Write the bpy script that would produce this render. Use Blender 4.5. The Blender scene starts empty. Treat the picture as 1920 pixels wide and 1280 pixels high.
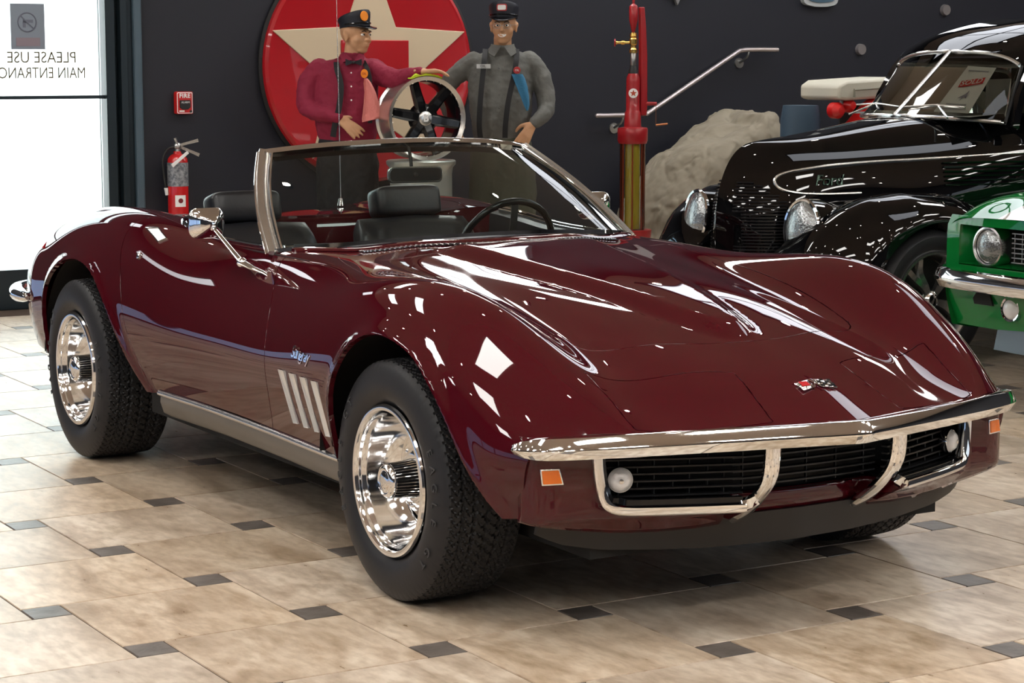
import bpy, bmesh, math, random
import numpy as np
from mathutils import Vector, Matrix
from math import sin, cos, pi, radians, hypot, atan2
random.seed(7)
SC = bpy.context.scene
COL = SC.collection

# ------------------------------------------------------------------ materials
def mat(name, col, rough=.5, metal=0, coat=0, spec=.5, emit=None, estr=0, bump=None, noise=None, trans=0, ior=1.45, alpha=1, coatr=.02):
    m = bpy.data.materials.new(name); m.use_nodes = True
    nt = m.node_tree; b = nt.nodes['Principled BSDF']
    b.inputs['Base Color'].default_value = (*col, 1)
    b.inputs['Roughness'].default_value = rough
    b.inputs['Metallic'].default_value = metal
    b.inputs['Coat Weight'].default_value = coat
    b.inputs['Coat Roughness'].default_value = coatr
    b.inputs['Specular IOR Level'].default_value = spec
    b.inputs['Transmission Weight'].default_value = trans
    b.inputs['IOR'].default_value = ior
    b.inputs['Alpha'].default_value = alpha
    if emit:
        b.inputs['Emission Color'].default_value = (*emit, 1); b.inputs['Emission Strength'].default_value = estr
    tc = None
    if noise or bump:
        tc = nt.nodes.new('ShaderNodeTexCoord')
    if noise:                                   # (scale, amount, second colour)
        n = nt.nodes.new('ShaderNodeTexNoise'); n.inputs['Scale'].default_value = noise[0]; n.inputs['Detail'].default_value = 6
        nt.links.new(tc.outputs['Object'], n.inputs['Vector'])
        mx = nt.nodes.new('ShaderNodeMix'); mx.data_type = 'RGBA'
        r = nt.nodes.new('ShaderNodeValToRGB'); r.color_ramp.elements[0].position = .5-noise[1]; r.color_ramp.elements[1].position = .5+noise[1]
        nt.links.new(n.outputs['Fac'], r.inputs['Fac']); nt.links.new(r.outputs['Color'], mx.inputs['Factor'])
        mx.inputs['A'].default_value = (*col, 1); mx.inputs['B'].default_value = (*noise[2], 1)
        nt.links.new(mx.outputs['Result'], b.inputs['Base Color'])
    if bump:                                    # (scale, strength)
        n2 = nt.nodes.new('ShaderNodeTexNoise'); n2.inputs['Scale'].default_value = bump[0]; n2.inputs['Detail'].default_value = 4
        nt.links.new(tc.outputs['Object'], n2.inputs['Vector'])
        bp = nt.nodes.new('ShaderNodeBump'); bp.inputs['Strength'].default_value = bump[1]; bp.inputs['Distance'].default_value = .01
        nt.links.new(n2.outputs['Fac'], bp.inputs['Height']); nt.links.new(bp.outputs['Normal'], b.inputs['Normal'])
    return m

# ------------------------------------------------------------------ geometry collector
class G:
    def __init__(s): s.v = []; s.f = []; s.m = []; s.cur = 0
    def add(s, vs, fs):
        o = len(s.v); s.v += [tuple(map(float, p)) for p in vs]; s.f += [tuple(i+o for i in f) for f in fs]; s.m += [s.cur]*len(fs); return s
    def mi(s, i): s.cur = i; return s
    def xf(s, M, start=0):
        s.v[start:] = [tuple(M @ Vector(p)) for p in s.v[start:]]; return s
    def box(s, c, d, M=None):
        x, y, z = d[0]/2, d[1]/2, d[2]/2
        vs = [Vector((a*x, b*y, e*z)) for e in (-1, 1) for b in (-1, 1) for a in (-1, 1)]
        if M is not None: vs = [M @ p for p in vs]
        vs = [p + Vector(c) for p in vs]
        return s.add(vs, [(0,2,3,1),(4,5,7,6),(0,1,5,4),(2,6,7,3),(0,4,6,2),(1,3,7,5)])
    def rbox(s, c, d, r=.01, M=None, n=3):      # box with rounded vertical (z) edges and chamfered caps
        P = rrect(d[0], d[1], r, n); z = d[2]/2; k = min(r*.5, z*.9)
        rings = []
        for (ins, zz) in ((k, -z), (0, -z+k), (0, z-k), (k, z)):
            Q = rrect(d[0]-2*ins, d[1]-2*ins, max(r-ins, 1e-4), n)
            rings.append([Vector((p[0], p[1], zz)) for p in Q])
        if M is not None: rings = [[M @ p for p in q] for q in rings]
        return s.rings([[p+Vector(c) for p in q] for q in rings], closed=True, caps=True)
    def rings(s, rings, closed=True, caps=False, loop=False):
        n = len(rings[0]); vs = [p for r in rings for p in r]; fs = []
        R = len(rings); mr = R if loop else R-1; mc = n if closed else n-1
        for i in range(mr):
            for j in range(mc):
                a = i*n+j; b = i*n+(j+1) % n; a2 = ((i+1) % R)*n+j; b2 = ((i+1) % R)*n+(j+1) % n
                fs.append((a, b, b2, a2))
        if caps and not loop:
            fs.append(tuple(range(n))[::-1]); fs.append(tuple(range((R-1)*n, R*n)))
        return s.add(vs, fs)
    def cyl(s, a, b, r0, r1=None, n=16, caps=True):
        a = Vector(a); b = Vector(b); r1 = r0 if r1 is None else r1
        q = (b-a).to_track_quat('Z', 'Y')
        return s.rings([[p + q @ Vector((r*cos(t*2*pi/n), r*sin(t*2*pi/n), 0)) for t in range(n)] for p, r in ((a, r0), (b, r1))], caps=caps)
    def tube(s, pts, r, n=8, closed=False, caps=True, flat=1, up=None):
        return s.sweep(pts, [(r*cos(2*pi*k/n), r*flat*sin(2*pi*k/n)) for k in range(n)] if not isinstance(r, (list, tuple)) else None, closed, caps, up, radii=r if isinstance(r, (list, tuple)) else None, n=n, flat=flat)
    def sweep(s, pts, prof, closed=False, caps=True, up=None, radii=None, n=8, flat=1, scale=None):
        P = [Vector(p) for p in pts]; N = len(P); rings = []; prev = None
        for i, p in enumerate(P):
            if closed: t = P[(i+1) % N]-P[i-1]
            else: t = P[min(i+1, N-1)]-P[max(i-1, 0)]
            t.normalize()
            if up is not None:
                u = Vector(up[i]) if isinstance(up, list) else Vector(up); side = t.cross(u).normalized()
            elif prev is None:
                u = Vector((0, 0, 1)) if abs(t.z) < .9 else Vector((1, 0, 0)); side = t.cross(u).normalized()
            else:
                side = (prev - t*prev.dot(t)).normalized()
            prev = side; nn = side.cross(t).normalized()
            pr = prof if prof is not None else [(radii[i]*cos(2*pi*k/n), radii[i]*flat*sin(2*pi*k/n)) for k in range(n)]
            sc = scale[i] if scale is not None else 1
            rings.append([p + side*(a*sc) + nn*(b*sc) for a, b in pr])
        return s.rings(rings, closed=True, caps=caps, loop=closed)
    def lathe(s, prof, n=32, M=None, caps=False, arc=None):   # prof (r, h) about Z
        rings = []
        full = arc is None
        for k in range(n if full else n+1):
            t = 2*pi*k/n if full else arc[0]+(arc[1]-arc[0])*k/n
            q = [Vector((r*cos(t), r*sin(t), h)) for r, h in prof]
            rings.append([M @ p for p in q] if M is not None else q)
        return s.rings(rings, closed=False, loop=full)
    def ell(s, c, r, n=16, m=10, M=None):
        rings = []
        for i in range(m+1):
            a = -pi/2+pi*i/m
            q = [Vector((r[0]*cos(a)*cos(2*pi*k/n), r[1]*cos(a)*sin(2*pi*k/n), r[2]*sin(a))) for k in range(n)]
            if M is not None: q = [M @ p for p in q]
            rings.append([p+Vector(c) for p in q])
        return s.rings(rings)
    def prism(s, poly, h, M=None, cap=True):     # poly in local XY, from z=0 to z=h
        a = [Vector((p[0], p[1], 0)) for p in poly]; b = [Vector((p[0], p[1], h)) for p in poly]
        if M is not None: a = [M @ p for p in a]; b = [M @ p for p in b]
        return s.rings([a, b], caps=cap)
    def grid(s, A):
        A = np.asarray(A); n, m = A.shape[:2]
        return s.add(A.reshape(-1, 3).tolist(), [(i*m+j, i*m+j+1, (i+1)*m+j+1, (i+1)*m+j) for i in range(n-1) for j in range(m-1)])

def rrect(w, h, r, n=4, flare=None):
    r = min(r, w/2-1e-5, h/2-1e-5); P = []
    for cx, cy, a in ((w/2-r, h/2-r, 0), (-w/2+r, h/2-r, pi/2), (-w/2+r, -h/2+r, pi), (w/2-r, -h/2+r, 3*pi/2)):
        for k in range(n+1):
            t = a+pi/2*k/n; P.append((cx+r*cos(t), cy+r*sin(t)))
    return P
def frame(o, x, y):
    x = Vector(x).normalized(); z = x.cross(Vector(y)).normalized(); y = z.cross(x)
    M = Matrix((x, y, z)).transposed().to_4x4(); M.translation = Vector(o); return M
def cr(pts, k=6, closed=False):                 # Catmull-Rom through points
    P = [Vector(p) if len(p) == 3 else Vector((p[0], p[1], 0)) for p in pts]; N = len(P); out = []
    rng = N if closed else N-1
    for i in range(rng):
        if closed: a, b, c, d = P[i-1], P[i], P[(i+1) % N], P[(i+2) % N]
        else: a, b, c, d = P[max(i-1, 0)], P[i], P[i+1], P[min(i+2, N-1)]
        for j in range(k):
            t = j/k
            out.append(.5*((2*b)+(c-a)*t+(2*a-5*b+4*c-d)*t*t+(3*b-a-3*c+d)*t**3))
    if not closed: out.append(P[-1])
    return out
def cr2(pts, k=6, closed=False): return [(p.x, p.y) for p in cr([(a, b, 0) for a, b in pts], k, closed)]

def obj(name, g, m, parent=None, smooth=35, bevel=None, subd=0, solid=None, fix=True):
    me = bpy.data.meshes.new(name); me.from_pydata(g.v, [], g.f)
    ms = m if isinstance(m, (list, tuple)) else [m]
    for q in ms: me.materials.append(q)
    if len(ms) > 1: me.polygons.foreach_set('material_index', g.m)
    me.update()
    if fix:
        bm = bmesh.new(); bm.from_mesh(me)
        bmesh.ops.remove_doubles(bm, verts=bm.verts, dist=1e-5)
        bmesh.ops.recalc_face_normals(bm, faces=bm.faces); bm.to_mesh(me); bm.free()
    if smooth:
        me.polygons.foreach_set('use_smooth', [True]*len(me.polygons)); me.set_sharp_from_angle(angle=radians(smooth))
    o = bpy.data.objects.new(name, me); COL.objects.link(o)
    if parent: o.parent = parent
    if solid:
        md = o.modifiers.new('s', 'SOLIDIFY'); md.thickness = solid; md.offset = 0
    if bevel:
        md = o.modifiers.new('b', 'BEVEL'); md.width = bevel; md.segments = 2; md.limit_method = 'ANGLE'; md.angle_limit = radians(40)
    if subd:
        md = o.modifiers.new('u', 'SUBSURF'); md.levels = subd; md.render_levels = subd
    return o
def thing(name, label, cat, loc=(0, 0, 0), rz=0, group=None):
    o = bpy.data.objects.new(name, None); COL.objects.link(o); o.location = loc; o.rotation_euler = (0, 0, rz)
    o.empty_display_size = .1
    o['label'] = label; o['category'] = cat
    if group: o['group'] = group
    return o
def tag(o, label, cat, group=None):
    o['label'] = label; o['category'] = cat
    if group: o['group'] = group
    return o
def struct(o): o['kind'] = 'structure'; return o
def copy_tree(o, parent=None):
    c = o.copy(); COL.objects.link(c)
    if parent is not None: c.parent = parent
    for ch in list(o.children): copy_tree(ch, c)
    return c
def text_mesh(txt, size, depth=.002, spacing=1.0, shear=0, bold=0, align='CENTER'):
    cu = bpy.data.curves.new('t', 'FONT'); cu.body = txt; cu.size = size; cu.extrude = depth; cu.align_x = align; cu.align_y = 'CENTER'
    cu.space_character = spacing; cu.shear = shear; cu.offset = bold; cu.resolution_u = 3
    o = bpy.data.objects.new('t', cu); COL.objects.link(o)
    dg = bpy.context.evaluated_depsgraph_get(); dg.update()
    me = bpy.data.meshes.new_from_object(o.evaluated_get(dg))
    g = G(); g.add([tuple(v.co) for v in me.vertices], [tuple(p.vertices) for p in me.polygons])
    bpy.data.objects.remove(o); bpy.data.curves.remove(cu); bpy.data.meshes.remove(me)
    return g

M_ = {}
M_['paint'] = mat('maroon_paint', (.050, .0024, .0058), .5, 0.0, coat=1, spec=0)
M_['chrome'] = mat('chrome', (.82, .82, .82), .045, 1)
M_['chrome2'] = mat('brushed_chrome', (.78, .78, .77), .24, 1)
M_['wheel_chrome'] = mat('wheel_chrome', (.80, .80, .80), .085, 1)
M_['steel'] = mat('steel', (.45, .45, .44), .3, 1)
M_['black'] = mat('satin_black', (.010, .010, .011), .45)
M_['dark'] = mat('dark_cavity', (.006, .006, .006), .8)
M_['gloss_black'] = mat('gloss_black', (.006, .006, .007), .12)
M_['rubber'] = mat('rubber', (.016, .016, .018), .48, spec=.35, bump=(60, .03))
M_['tread'] = mat('tread_rubber', (.013, .013, .014), .62, spec=.3)
M_['vinyl'] = mat('black_vinyl', (.010, .011, .014), .33, bump=(90, .06))
M_['carpet'] = mat('black_carpet', (.008, .008, .009), .9)
M_['white'] = mat('white_enamel', (.75, .75, .74), .35)
M_['lens'] = mat('clear_lens', (.75, .75, .76), .12, bump=(60, .3), spec=.8, coat=1)
M_['amber'] = mat('amber_lens', (.75, .16, .01), .2, coat=.6, bump=(50, .3))
M_['redlens'] = mat('red_lens', (.5, .01, .015), .15, coat=1)
M_['rocker'] = mat('rocker_metal', (.20, .19, .18), .38, .7)
M_['gill'] = mat('gill_aluminium', (.75, .74, .72), .3, .55)
def glass_mat(name, tint, refl=1.5, rough=0.0):
    m = bpy.data.materials.new(name); m.use_nodes = True; nt = m.node_tree; nt.nodes.clear()
    o = nt.nodes.new('ShaderNodeOutputMaterial'); mx = nt.nodes.new('ShaderNodeMixShader')
    t = nt.nodes.new('ShaderNodeBsdfTransparent'); t.inputs['Color'].default_value = (*tint, 1)
    g = nt.nodes.new('ShaderNodeBsdfGlossy'); g.inputs['Roughness'].default_value = rough; g.inputs['Color'].default_value = (1, 1, 1, 1)
    f = nt.nodes.new('ShaderNodeFresnel'); f.inputs['IOR'].default_value = refl
    nt.links.new(f.outputs[0], mx.inputs[0]); nt.links.new(t.outputs[0], mx.inputs[1]); nt.links.new(g.outputs[0], mx.inputs[2])
    nt.links.new(mx.outputs[0], o.inputs['Surface']); return m
M_['glass'] = glass_mat('windshield_glass', (.64, .72, .70), 1.27)
M_['glass2'] = glass_mat('clear_glass', (.93, .96, .95), 1.4)

# ================================================================== THE MAROON CONVERTIBLE
P = M_
def poly_dist(px, pz, poly):
    d = np.full(px.shape, 1e9)
    for (a, b), (c_, e) in zip(poly[:-1], poly[1:]):
        vx, vz = c_-a, e-b; L = vx*vx+vz*vz+1e-12
        t = np.clip(((px-a)*vx+(pz-b)*vz)/L, 0, 1)
        d = np.minimum(d, np.hypot(px-a-t*vx, pz-b-t*vz))
    return d
def inside(x, y, poly):
    r = False; n = len(poly); j = n-1
    for i in range(n):
        xi, yi = poly[i]; xj, yj = poly[j]
        if (yi > y) != (yj > y) and x < (xj-xi)*(y-yi)/(yj-yi)+xi: r = not r
        j = i
    return r
ARCH_F = cr2([(-.335,.26),(-.330,.38),(-.318,.47),(-.292,.556),(-.246,.626),(-.184,.684),(-.096,.724),(0,.734),(.094,.724),(.185,.700),(.262,.660),(.335,.605),(.395,.540),(.445,.470),(.50,.400),(.55,.33),(.60,.26)], 3)
ARCH_R = cr2([(-2.93,.26),(-2.895,.40),(-2.865,.52),(-2.80,.62),(-2.70,.690),(-2.60,.726),(-2.50,.742),(-2.417,.742),(-2.325,.727),(-2.245,.696),(-2.169,.649),(-2.105,.595),(-2.045,.530),(-1.99,.46),(-1.94,.395),(-1.89,.335),(-1.83,.26)], 3)
DOOR_F = cr2([(-1.035,1.05),(-1.03,.88),(-.985,.82),(-.91,.745),(-.868,.68),(-.84,.60),(-.836,.5),(-.855,.39),(-.87,.345)], 3)
DOOR_R = cr2([(-1.99,1.05),(-2.03,.935),(-2.115,.915),(-2.14,.895),(-2.13,.856),(-2.093,.796),(-2.03,.70),(-1.983,.58),(-1.93,.472),(-1.885,.396),(-1.86,.345)], 3)
HOOD = cr2([(.49,0),(.475,.13),(.43,.30),(.395,.40),(.355,.462),(.27,.482),(.12,.502),(-.10,.522),(-.40,.548),(-.70,.575),(-.745,.555),(-.715,.35),(-.68,0)], 3)
HL = [cr2([(.548,.545),(.60,.355),(.648,.195),(.680,.178),(.76,.190),(.850,.205),(.868,.222),(.83,.37),(.772,.530),(.745,.552),(.66,.555),(.575,.562)], 3, True)]
COCK = cr2([(-.905,0),(-.925,.15),(-.965,.30),(-1.04,.48),(-1.13,.60),(-1.19,.640),(-1.45,.655),(-1.70,.675),(-1.86,.672),(-1.95,.650),(-2.05,.60),(-2.15,.50),(-2.21,.35),(-2.23,0)], 3)
LID = cr2([(-2.30,0),(-2.285,.30),(-2.24,.47),(-2.16,.575),(-2.25,.60),(-2.55,.575),(-2.80,.53),(-2.88,.45),(-2.90,0)], 3)
GILL = [[(-.708+.085*k,.553),(-.664+.085*k,.553),(-.628+.083*k,.398),(-.664+.083*k,.395)] for k in range(4)]
def mir(poly): return poly + [(x, -y) for x, y in poly[::-1]]
# ---- body surface control net (half body, y>=0); rows nose -> tail, columns centre line -> rocker
ROWS=[
[(.950,0,.560),(.925,.12,.559),(.860,.32,.556),(.800,.50,.552),(.735,.64,.556),(.675,.745,.537),(.640,.792,.475),(.622,.788,.41),(.600,.770,.33)],
[(.840,0,.607),(.818,.12,.605),(.755,.32,.602),(.695,.50,.598),(.640,.655,.634),(.585,.765,.600),(.548,.832,.51),(.535,.832,.42),(.520,.812,.325)],
[(.700,0,.662),(.685,.12,.660),(.640,.32,.655),(.590,.50,.648),(.535,.665,.702),(.490,.783,.660),(.462,.852,.55),(.450,.852,.43),(.440,.830,.32)],
[(.530,0,.708),(.525,.12,.706),(.505,.32,.698),(.470,.50,.690),(.425,.670,.764),(.390,.795,.716),(.372,.864,.60),(.370,.862,.44),(.370,.838,.32)],
[(.360,0,.745),(.360,.12,.742),(.350,.32,.734),(.340,.50,.728),(.300,.675,.822),(.280,.800,.768),(.270,.872,.62),(.270,.868,.45),(.270,.842,.32)],
[(.120,0,.787),(.120,.12,.786),(.120,.32,.780),(.120,.50,.775),(.100,.680,.868),(.100,.800,.820),(.100,.875,.64),(.100,.870,.46),(.100,.842,.32)],
[(-.150,0,.824),(-.15,.12,.823),(-.15,.32,.818),(-.15,.50,.812),(-.15,.685,.872),(-.15,.800,.830),(-.15,.872,.64),(-.15,.865,.46),(-.15,.835,.325)],
[(-.450,0,.855),(-.45,.12,.854),(-.45,.32,.848),(-.45,.50,.838),(-.45,.682,.855),(-.45,.790,.800),(-.45,.860,.62),(-.45,.848,.46),(-.45,.815,.335)],
[(-.800,0,.893),(-.80,.12,.892),(-.80,.32,.884),(-.80,.50,.866),(-.80,.672,.860),(-.80,.762,.785),(-.80,.838,.60),(-.80,.828,.46),(-.80,.800,.34)],
[(-1.20,0,.906),(-1.2,.12,.906),(-1.2,.32,.897),(-1.2,.50,.878),(-1.2,.668,.862),(-1.2,.750,.780),(-1.2,.826,.60),(-1.2,.818,.46),(-1.2,.792,.345)],
[(-1.60,0,.900),(-1.6,.12,.900),(-1.6,.32,.890),(-1.6,.50,.880),(-1.6,.670,.874),(-1.6,.765,.800),(-1.6,.840,.60),(-1.6,.828,.45),(-1.6,.796,.335)],
[(-1.95,0,.895),(-1.95,.12,.895),(-1.95,.32,.888),(-1.95,.50,.886),(-1.95,.670,.908),(-1.95,.785,.845),(-1.95,.862,.62),(-1.95,.848,.44),(-1.95,.812,.32)],
[(-2.30,0,.890),(-2.30,.12,.890),(-2.30,.32,.888),(-2.30,.50,.895),(-2.30,.665,.930),(-2.30,.790,.870),(-2.30,.876,.65),(-2.30,.866,.46),(-2.30,.832,.31)],
[(-2.65,0,.880),(-2.65,.12,.880),(-2.65,.32,.879),(-2.65,.50,.892),(-2.65,.650,.920),(-2.65,.780,.865),(-2.65,.872,.66),(-2.65,.864,.48),(-2.65,.838,.33)],
[(-3.00,0,.848),(-3.00,.12,.848),(-3.00,.32,.848),(-3.00,.50,.862),(-3.00,.620,.877),(-3.00,.750,.825),(-3.00,.840,.64),(-3.00,.838,.47),(-3.00,.815,.34)],
[(-3.35,0,.795),(-3.35,.12,.795),(-3.34,.32,.795),(-3.32,.48,.806),(-3.30,.580,.812),(-3.28,.705,.765),(-3.26,.795,.62),(-3.25,.795,.46),(-3.24,.770,.35)],
[(-3.62,0,.770),(-3.62,.12,.770),(-3.60,.32,.768),(-3.56,.46,.764),(-3.52,.545,.745),(-3.48,.645,.680),(-3.44,.720,.56),(-3.42,.715,.47),(-3.40,.700,.38)],
]
def nspl(t,Y,q):
    n=len(t);h=np.diff(t);Y=np.asarray(Y,float)
    A=np.zeros((n,n));B=np.zeros((n,)+Y.shape[1:])
    A[0,0]=A[-1,-1]=1
    for i in range(1,n-1):
        A[i,i-1]=h[i-1];A[i,i]=2*(h[i-1]+h[i]);A[i,i+1]=h[i]
        B[i]=6*((Y[i+1]-Y[i])/h[i]-(Y[i]-Y[i-1])/h[i-1])
    M=np.linalg.solve(A,B.reshape(n,-1)).reshape(B.shape)
    k=np.clip(np.searchsorted(t,q)-1,0,n-2);sh=(len(q),)+(1,)*(Y.ndim-1)
    hk=h[k].reshape(sh);a=((t[k+1]-q)).reshape(sh);b=(q-t[k]).reshape(sh)
    return M[k]*a**3/(6*hk)+M[k+1]*b**3/(6*hk)+(Y[k]/hk-M[k]*hk/6)*a+(Y[k+1]/hk-M[k+1]*hk/6)*b
def sstep(x): x=np.clip(x,0,1);return x*x*(3-2*x)
def body_half(nu,nv):
    C=np.array(ROWS)
    ds=np.linalg.norm(np.diff(C,axis=0),axis=2).mean(1);s=np.r_[0,np.cumsum(ds)]
    S=nspl(s,C,np.linspace(0,s[-1],nu))
    # symmetric cross spline: mirror columns
    F=np.concatenate([S[:,:0:-1]*[1,-1,1],S],1)
    dt=np.linalg.norm(np.diff(C,axis=1),axis=2).mean(0);t=np.r_[0,np.cumsum(dt)];tt=np.r_[-t[:0:-1],t]
    G=nspl(tt,F.transpose(1,0,2),np.linspace(-t[-1],t[-1],2*nv-1)).transpose(1,0,2)
    x,y,z=G[...,0].copy(),G[...,1].copy(),G[...,2].copy();ay=abs(y)
    # power dome of the hood
    f=np.clip((.49-x)/1.25,0,1);w=.27*f**.62+.004
    H=.030*sstep(f/.10)*(1-.25*sstep((-.55-x)/.3))
    z+=H*sstep((w+.035-ay)/.07)*(1-sstep((-.66-x)/.14))
    return np.stack([x,y,z],-1)

def build_grid():
    g = body_half(300, 96)
    x, y, z = g[..., 0], g[..., 1].copy(), g[..., 2]
    sd = np.sign(y)*(abs(y) > .6)*(z < .80)*(z > .28)
    for A in (ARCH_F, ARCH_R):
        m = (abs(x-np.mean([p[0] for p in A])) < .7) & (abs(y) > .6)
        d = np.full(x.shape, 9.); d[m] = poly_dist(x[m], z[m], A)
        y += sd*.015*np.exp(-(d/.026)**2)
    g[..., 1] = y
    du = np.gradient(g, axis=0); dv = np.gradient(g, axis=1)
    n = np.cross(dv, du); n /= np.linalg.norm(n, axis=2, keepdims=True)+1e-12
    c0 = n[100, 95]
    if c0[2] < 0: n = -n
    return g, n
g_, n_ = build_grid()
bm = bmesh.new(); nl = bm.verts.layers.float_vector.new('n')
nu_, nv_ = g_.shape[:2]
vv = []
for p, q in zip(g_.reshape(-1, 3), n_.reshape(-1, 3)):
    v = bm.verts.new(p); v[nl] = q; vv.append(v)
for i in range(nu_-1):
    for j in range(nv_-1):
        bm.faces.new((vv[i*nv_+j], vv[i*nv_+j+1], vv[(i+1)*nv_+j+1], vv[(i+1)*nv_+j]))
def cut(poly, ax, filt, closed=False):
    """slice the skin along a polyline in a side (x,z) or top (x,y) view"""
    pl = poly+[poly[0]] if closed else poly
    xs = [p[0] for p in pl]; ys = [p[1] for p in pl]
    cand = set()
    for f in bm.faces:
        c = f.calc_center_median()
        if min(xs)-.05 < c.x < max(xs)+.05 and min(ys)-.05 < c[ax] < max(ys)+.05 and filt(c): cand.add(f)
    for (a, b), (c_, e) in zip(pl[:-1], pl[1:]):
        L = hypot(c_-a, e-b)
        if L < 1e-6: continue
        tx, tz = (c_-a)/L, (e-b)/L; sel = []
        for f in cand:
            if not f.is_valid: continue
            hit = False; lo = 1e9; hi = -1e9; s0 = 1e9; s1 = -1e9
            for v in f.verts:
                dx = v.co.x-a; dz = v.co[ax]-b
                s = dx*tx+dz*tz; w = -dx*tz+dz*tx
                lo = min(lo, w); hi = max(hi, w); s0 = min(s0, s); s1 = max(s1, s)
            if lo < -1e-6 and hi > 1e-6 and s1 > -1e-4 and s0 < L+1e-4: sel.append(f)
        if not sel: continue
        geom = set(sel)
        for f in sel: geom.update(f.edges); geom.update(f.verts)
        no = Vector((-tz, 0, tx)) if ax == 2 else Vector((-tz, tx, 0))
        co = Vector((a, 0, b)) if ax == 2 else Vector((a, b, 0))
        r = bmesh.ops.bisect_plane(bm, geom=list(geom), dist=1e-6, plane_co=co, plane_no=no)
        cand = {f for f in cand if f.is_valid}
        for e_ in r['geom_cut']:
            if isinstance(e_, bmesh.types.BMEdge):
                cand.update(e_.link_faces)
side = lambda s: (lambda c: c.y*s > .58)
sideup = lambda s: (lambda c: c.y*s > .52)
top = lambda c: c.z > .5 and abs(c.y) < .75
for s in (-1, 1):
    cut(ARCH_F, 2, side(s)); cut(ARCH_R, 2, side(s))
    cut(DOOR_F, 2, sideup(s)); cut(DOOR_R, 2, sideup(s))
    for q in GILL: cut(q, 2, side(s), True)
    cut([(x, s*y) for x, y in HL[0]], 1, top, True)
cut(mir(HOOD), 1, top); cut(mir(COCK), 1, top); cut(mir(LID), 1, top)
PA_F = [(p[0], p[1]-(.3 if i in (0, len(ARCH_F)-1) else 0)) for i, p in enumerate(ARCH_F)]
PA_R = [(p[0], p[1]-(.3 if i in (0, len(ARCH_R)-1) else 0)) for i, p in enumerate(ARCH_R)]
DOORP = DOOR_F + [(-.87, .0), (-1.86, .0)] + DOOR_R[::-1]
MH, MC, ML = mir(HOOD), mir(COCK), mir(LID)
groups = {}
for f in bm.faces:
    c = f.calc_center_median(); ay = abs(c.y); sg = 'r' if c.y < 0 else 'l'; k = 'body'
    if ay > .58 and (inside(c.x, c.z, PA_F) or inside(c.x, c.z, PA_R)): continue
    if ay < .75 and c.z > .5:
        if inside(c.x, c.y, MC): continue
        if inside(c.x, c.y, MH): k = 'hood'
        elif inside(c.x, c.y, ML): k = 'lid'
        elif inside(c.x, ay, HL[0]): k = 'hl'+sg
    if k == 'body' and ay > .52 and inside(c.x, c.z, DOORP): k = 'door'+sg
    if ay > .7 and c.x > -.8 and c.x < -.3 and any(inside(c.x, c.z, q) for q in GILL): continue
    groups.setdefault(k, []).append(f)
def panel(name, faces, parent, gap=.0021, depth=.016, m=None):
    vi = {}; vs = []; ns = []; fs = []
    ec = {}
    for f in faces:
        idx = []
        for v in f.verts:
            if v not in vi: vi[v] = len(vs); vs.append(v.co.copy()); ns.append(Vector(v[nl]).normalized())
            idx.append(vi[v])
        fs.append(tuple(idx))
        for a, b in zip(idx, idx[1:]+idx[:1]):
            ec.setdefault((min(a, b), max(a, b)), []).append((a, b, f.normal))
    bd = [(k, e[0]) for k, e in ec.items() if len(e) == 1]
    off = {}; 
    for k, (a, b, fn) in bd:
        t = (vs[b]-vs[a]).normalized(); n = ns[a]
        w = fn.cross(t)                       # points into the face
        for q in (a, b): off.setdefault(q, Vector((0, 0, 0))); off[q] += w
    for q, w in off.items():
        if w.length > 1e-6: vs[q] = vs[q]+w.normalized()*gap
    nb = {}
    dup = {}
    for q in off:                             # a folded edge all round the panel
        w = off[q].normalized()
        o_ = -w
        l = []
        for dd, inn, nrm in ((0, 0, (ns[q]+o_).normalized()), (.0022, -.0012, o_), (depth, -.0012, o_)):
            vs.append(vs[q]-ns[q]*dd+o_*(-inn)*0.0+o_*0); ns.append(nrm); l.append(len(vs)-1)
        dup[q] = l
    for k, (a, b, fn) in bd:
        A, B = dup[a], dup[b]
        for i in (0, 1): fs.append((B[i], A[i], A[i+1], B[i+1]))
    me = bpy.data.meshes.new(name); me.from_pydata(vs, [], fs); me.materials.append(m or P['paint'])
    me.polygons.foreach_set('use_smooth', [True]*len(me.polygons)); me.update()
    me.normals_split_custom_set_from_vertices([tuple(n) for n in ns])
    o = bpy.data.objects.new(name, me); COL.objects.link(o); o.parent = parent
    return o
bm.normal_update()
# make face orientation agree with the stored normals
for f in bm.faces:
    if f.normal.dot(Vector(f.verts[0][nl])) < 0: f.normal_flip()
CAR = thing('convertible_sports_car', 'dark maroon open two-seat convertible sports car with chrome bumper in the foreground', 'car', (0, 0, 0))
body = panel('body_shell', groups['body'], CAR)
hood = panel('hood', groups['hood'], CAR)
lid = panel('deck_lid', groups['lid'], CAR)
door_r = panel('door', groups['doorr'], CAR); door_l = panel('door', groups['doorl'], CAR)
hl_r = panel('headlight_cover', groups['hlr'], CAR, gap=.0017); hl_l = panel('headlight_cover', groups['hll'], CAR, gap=.0017)
bm.free()

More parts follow.
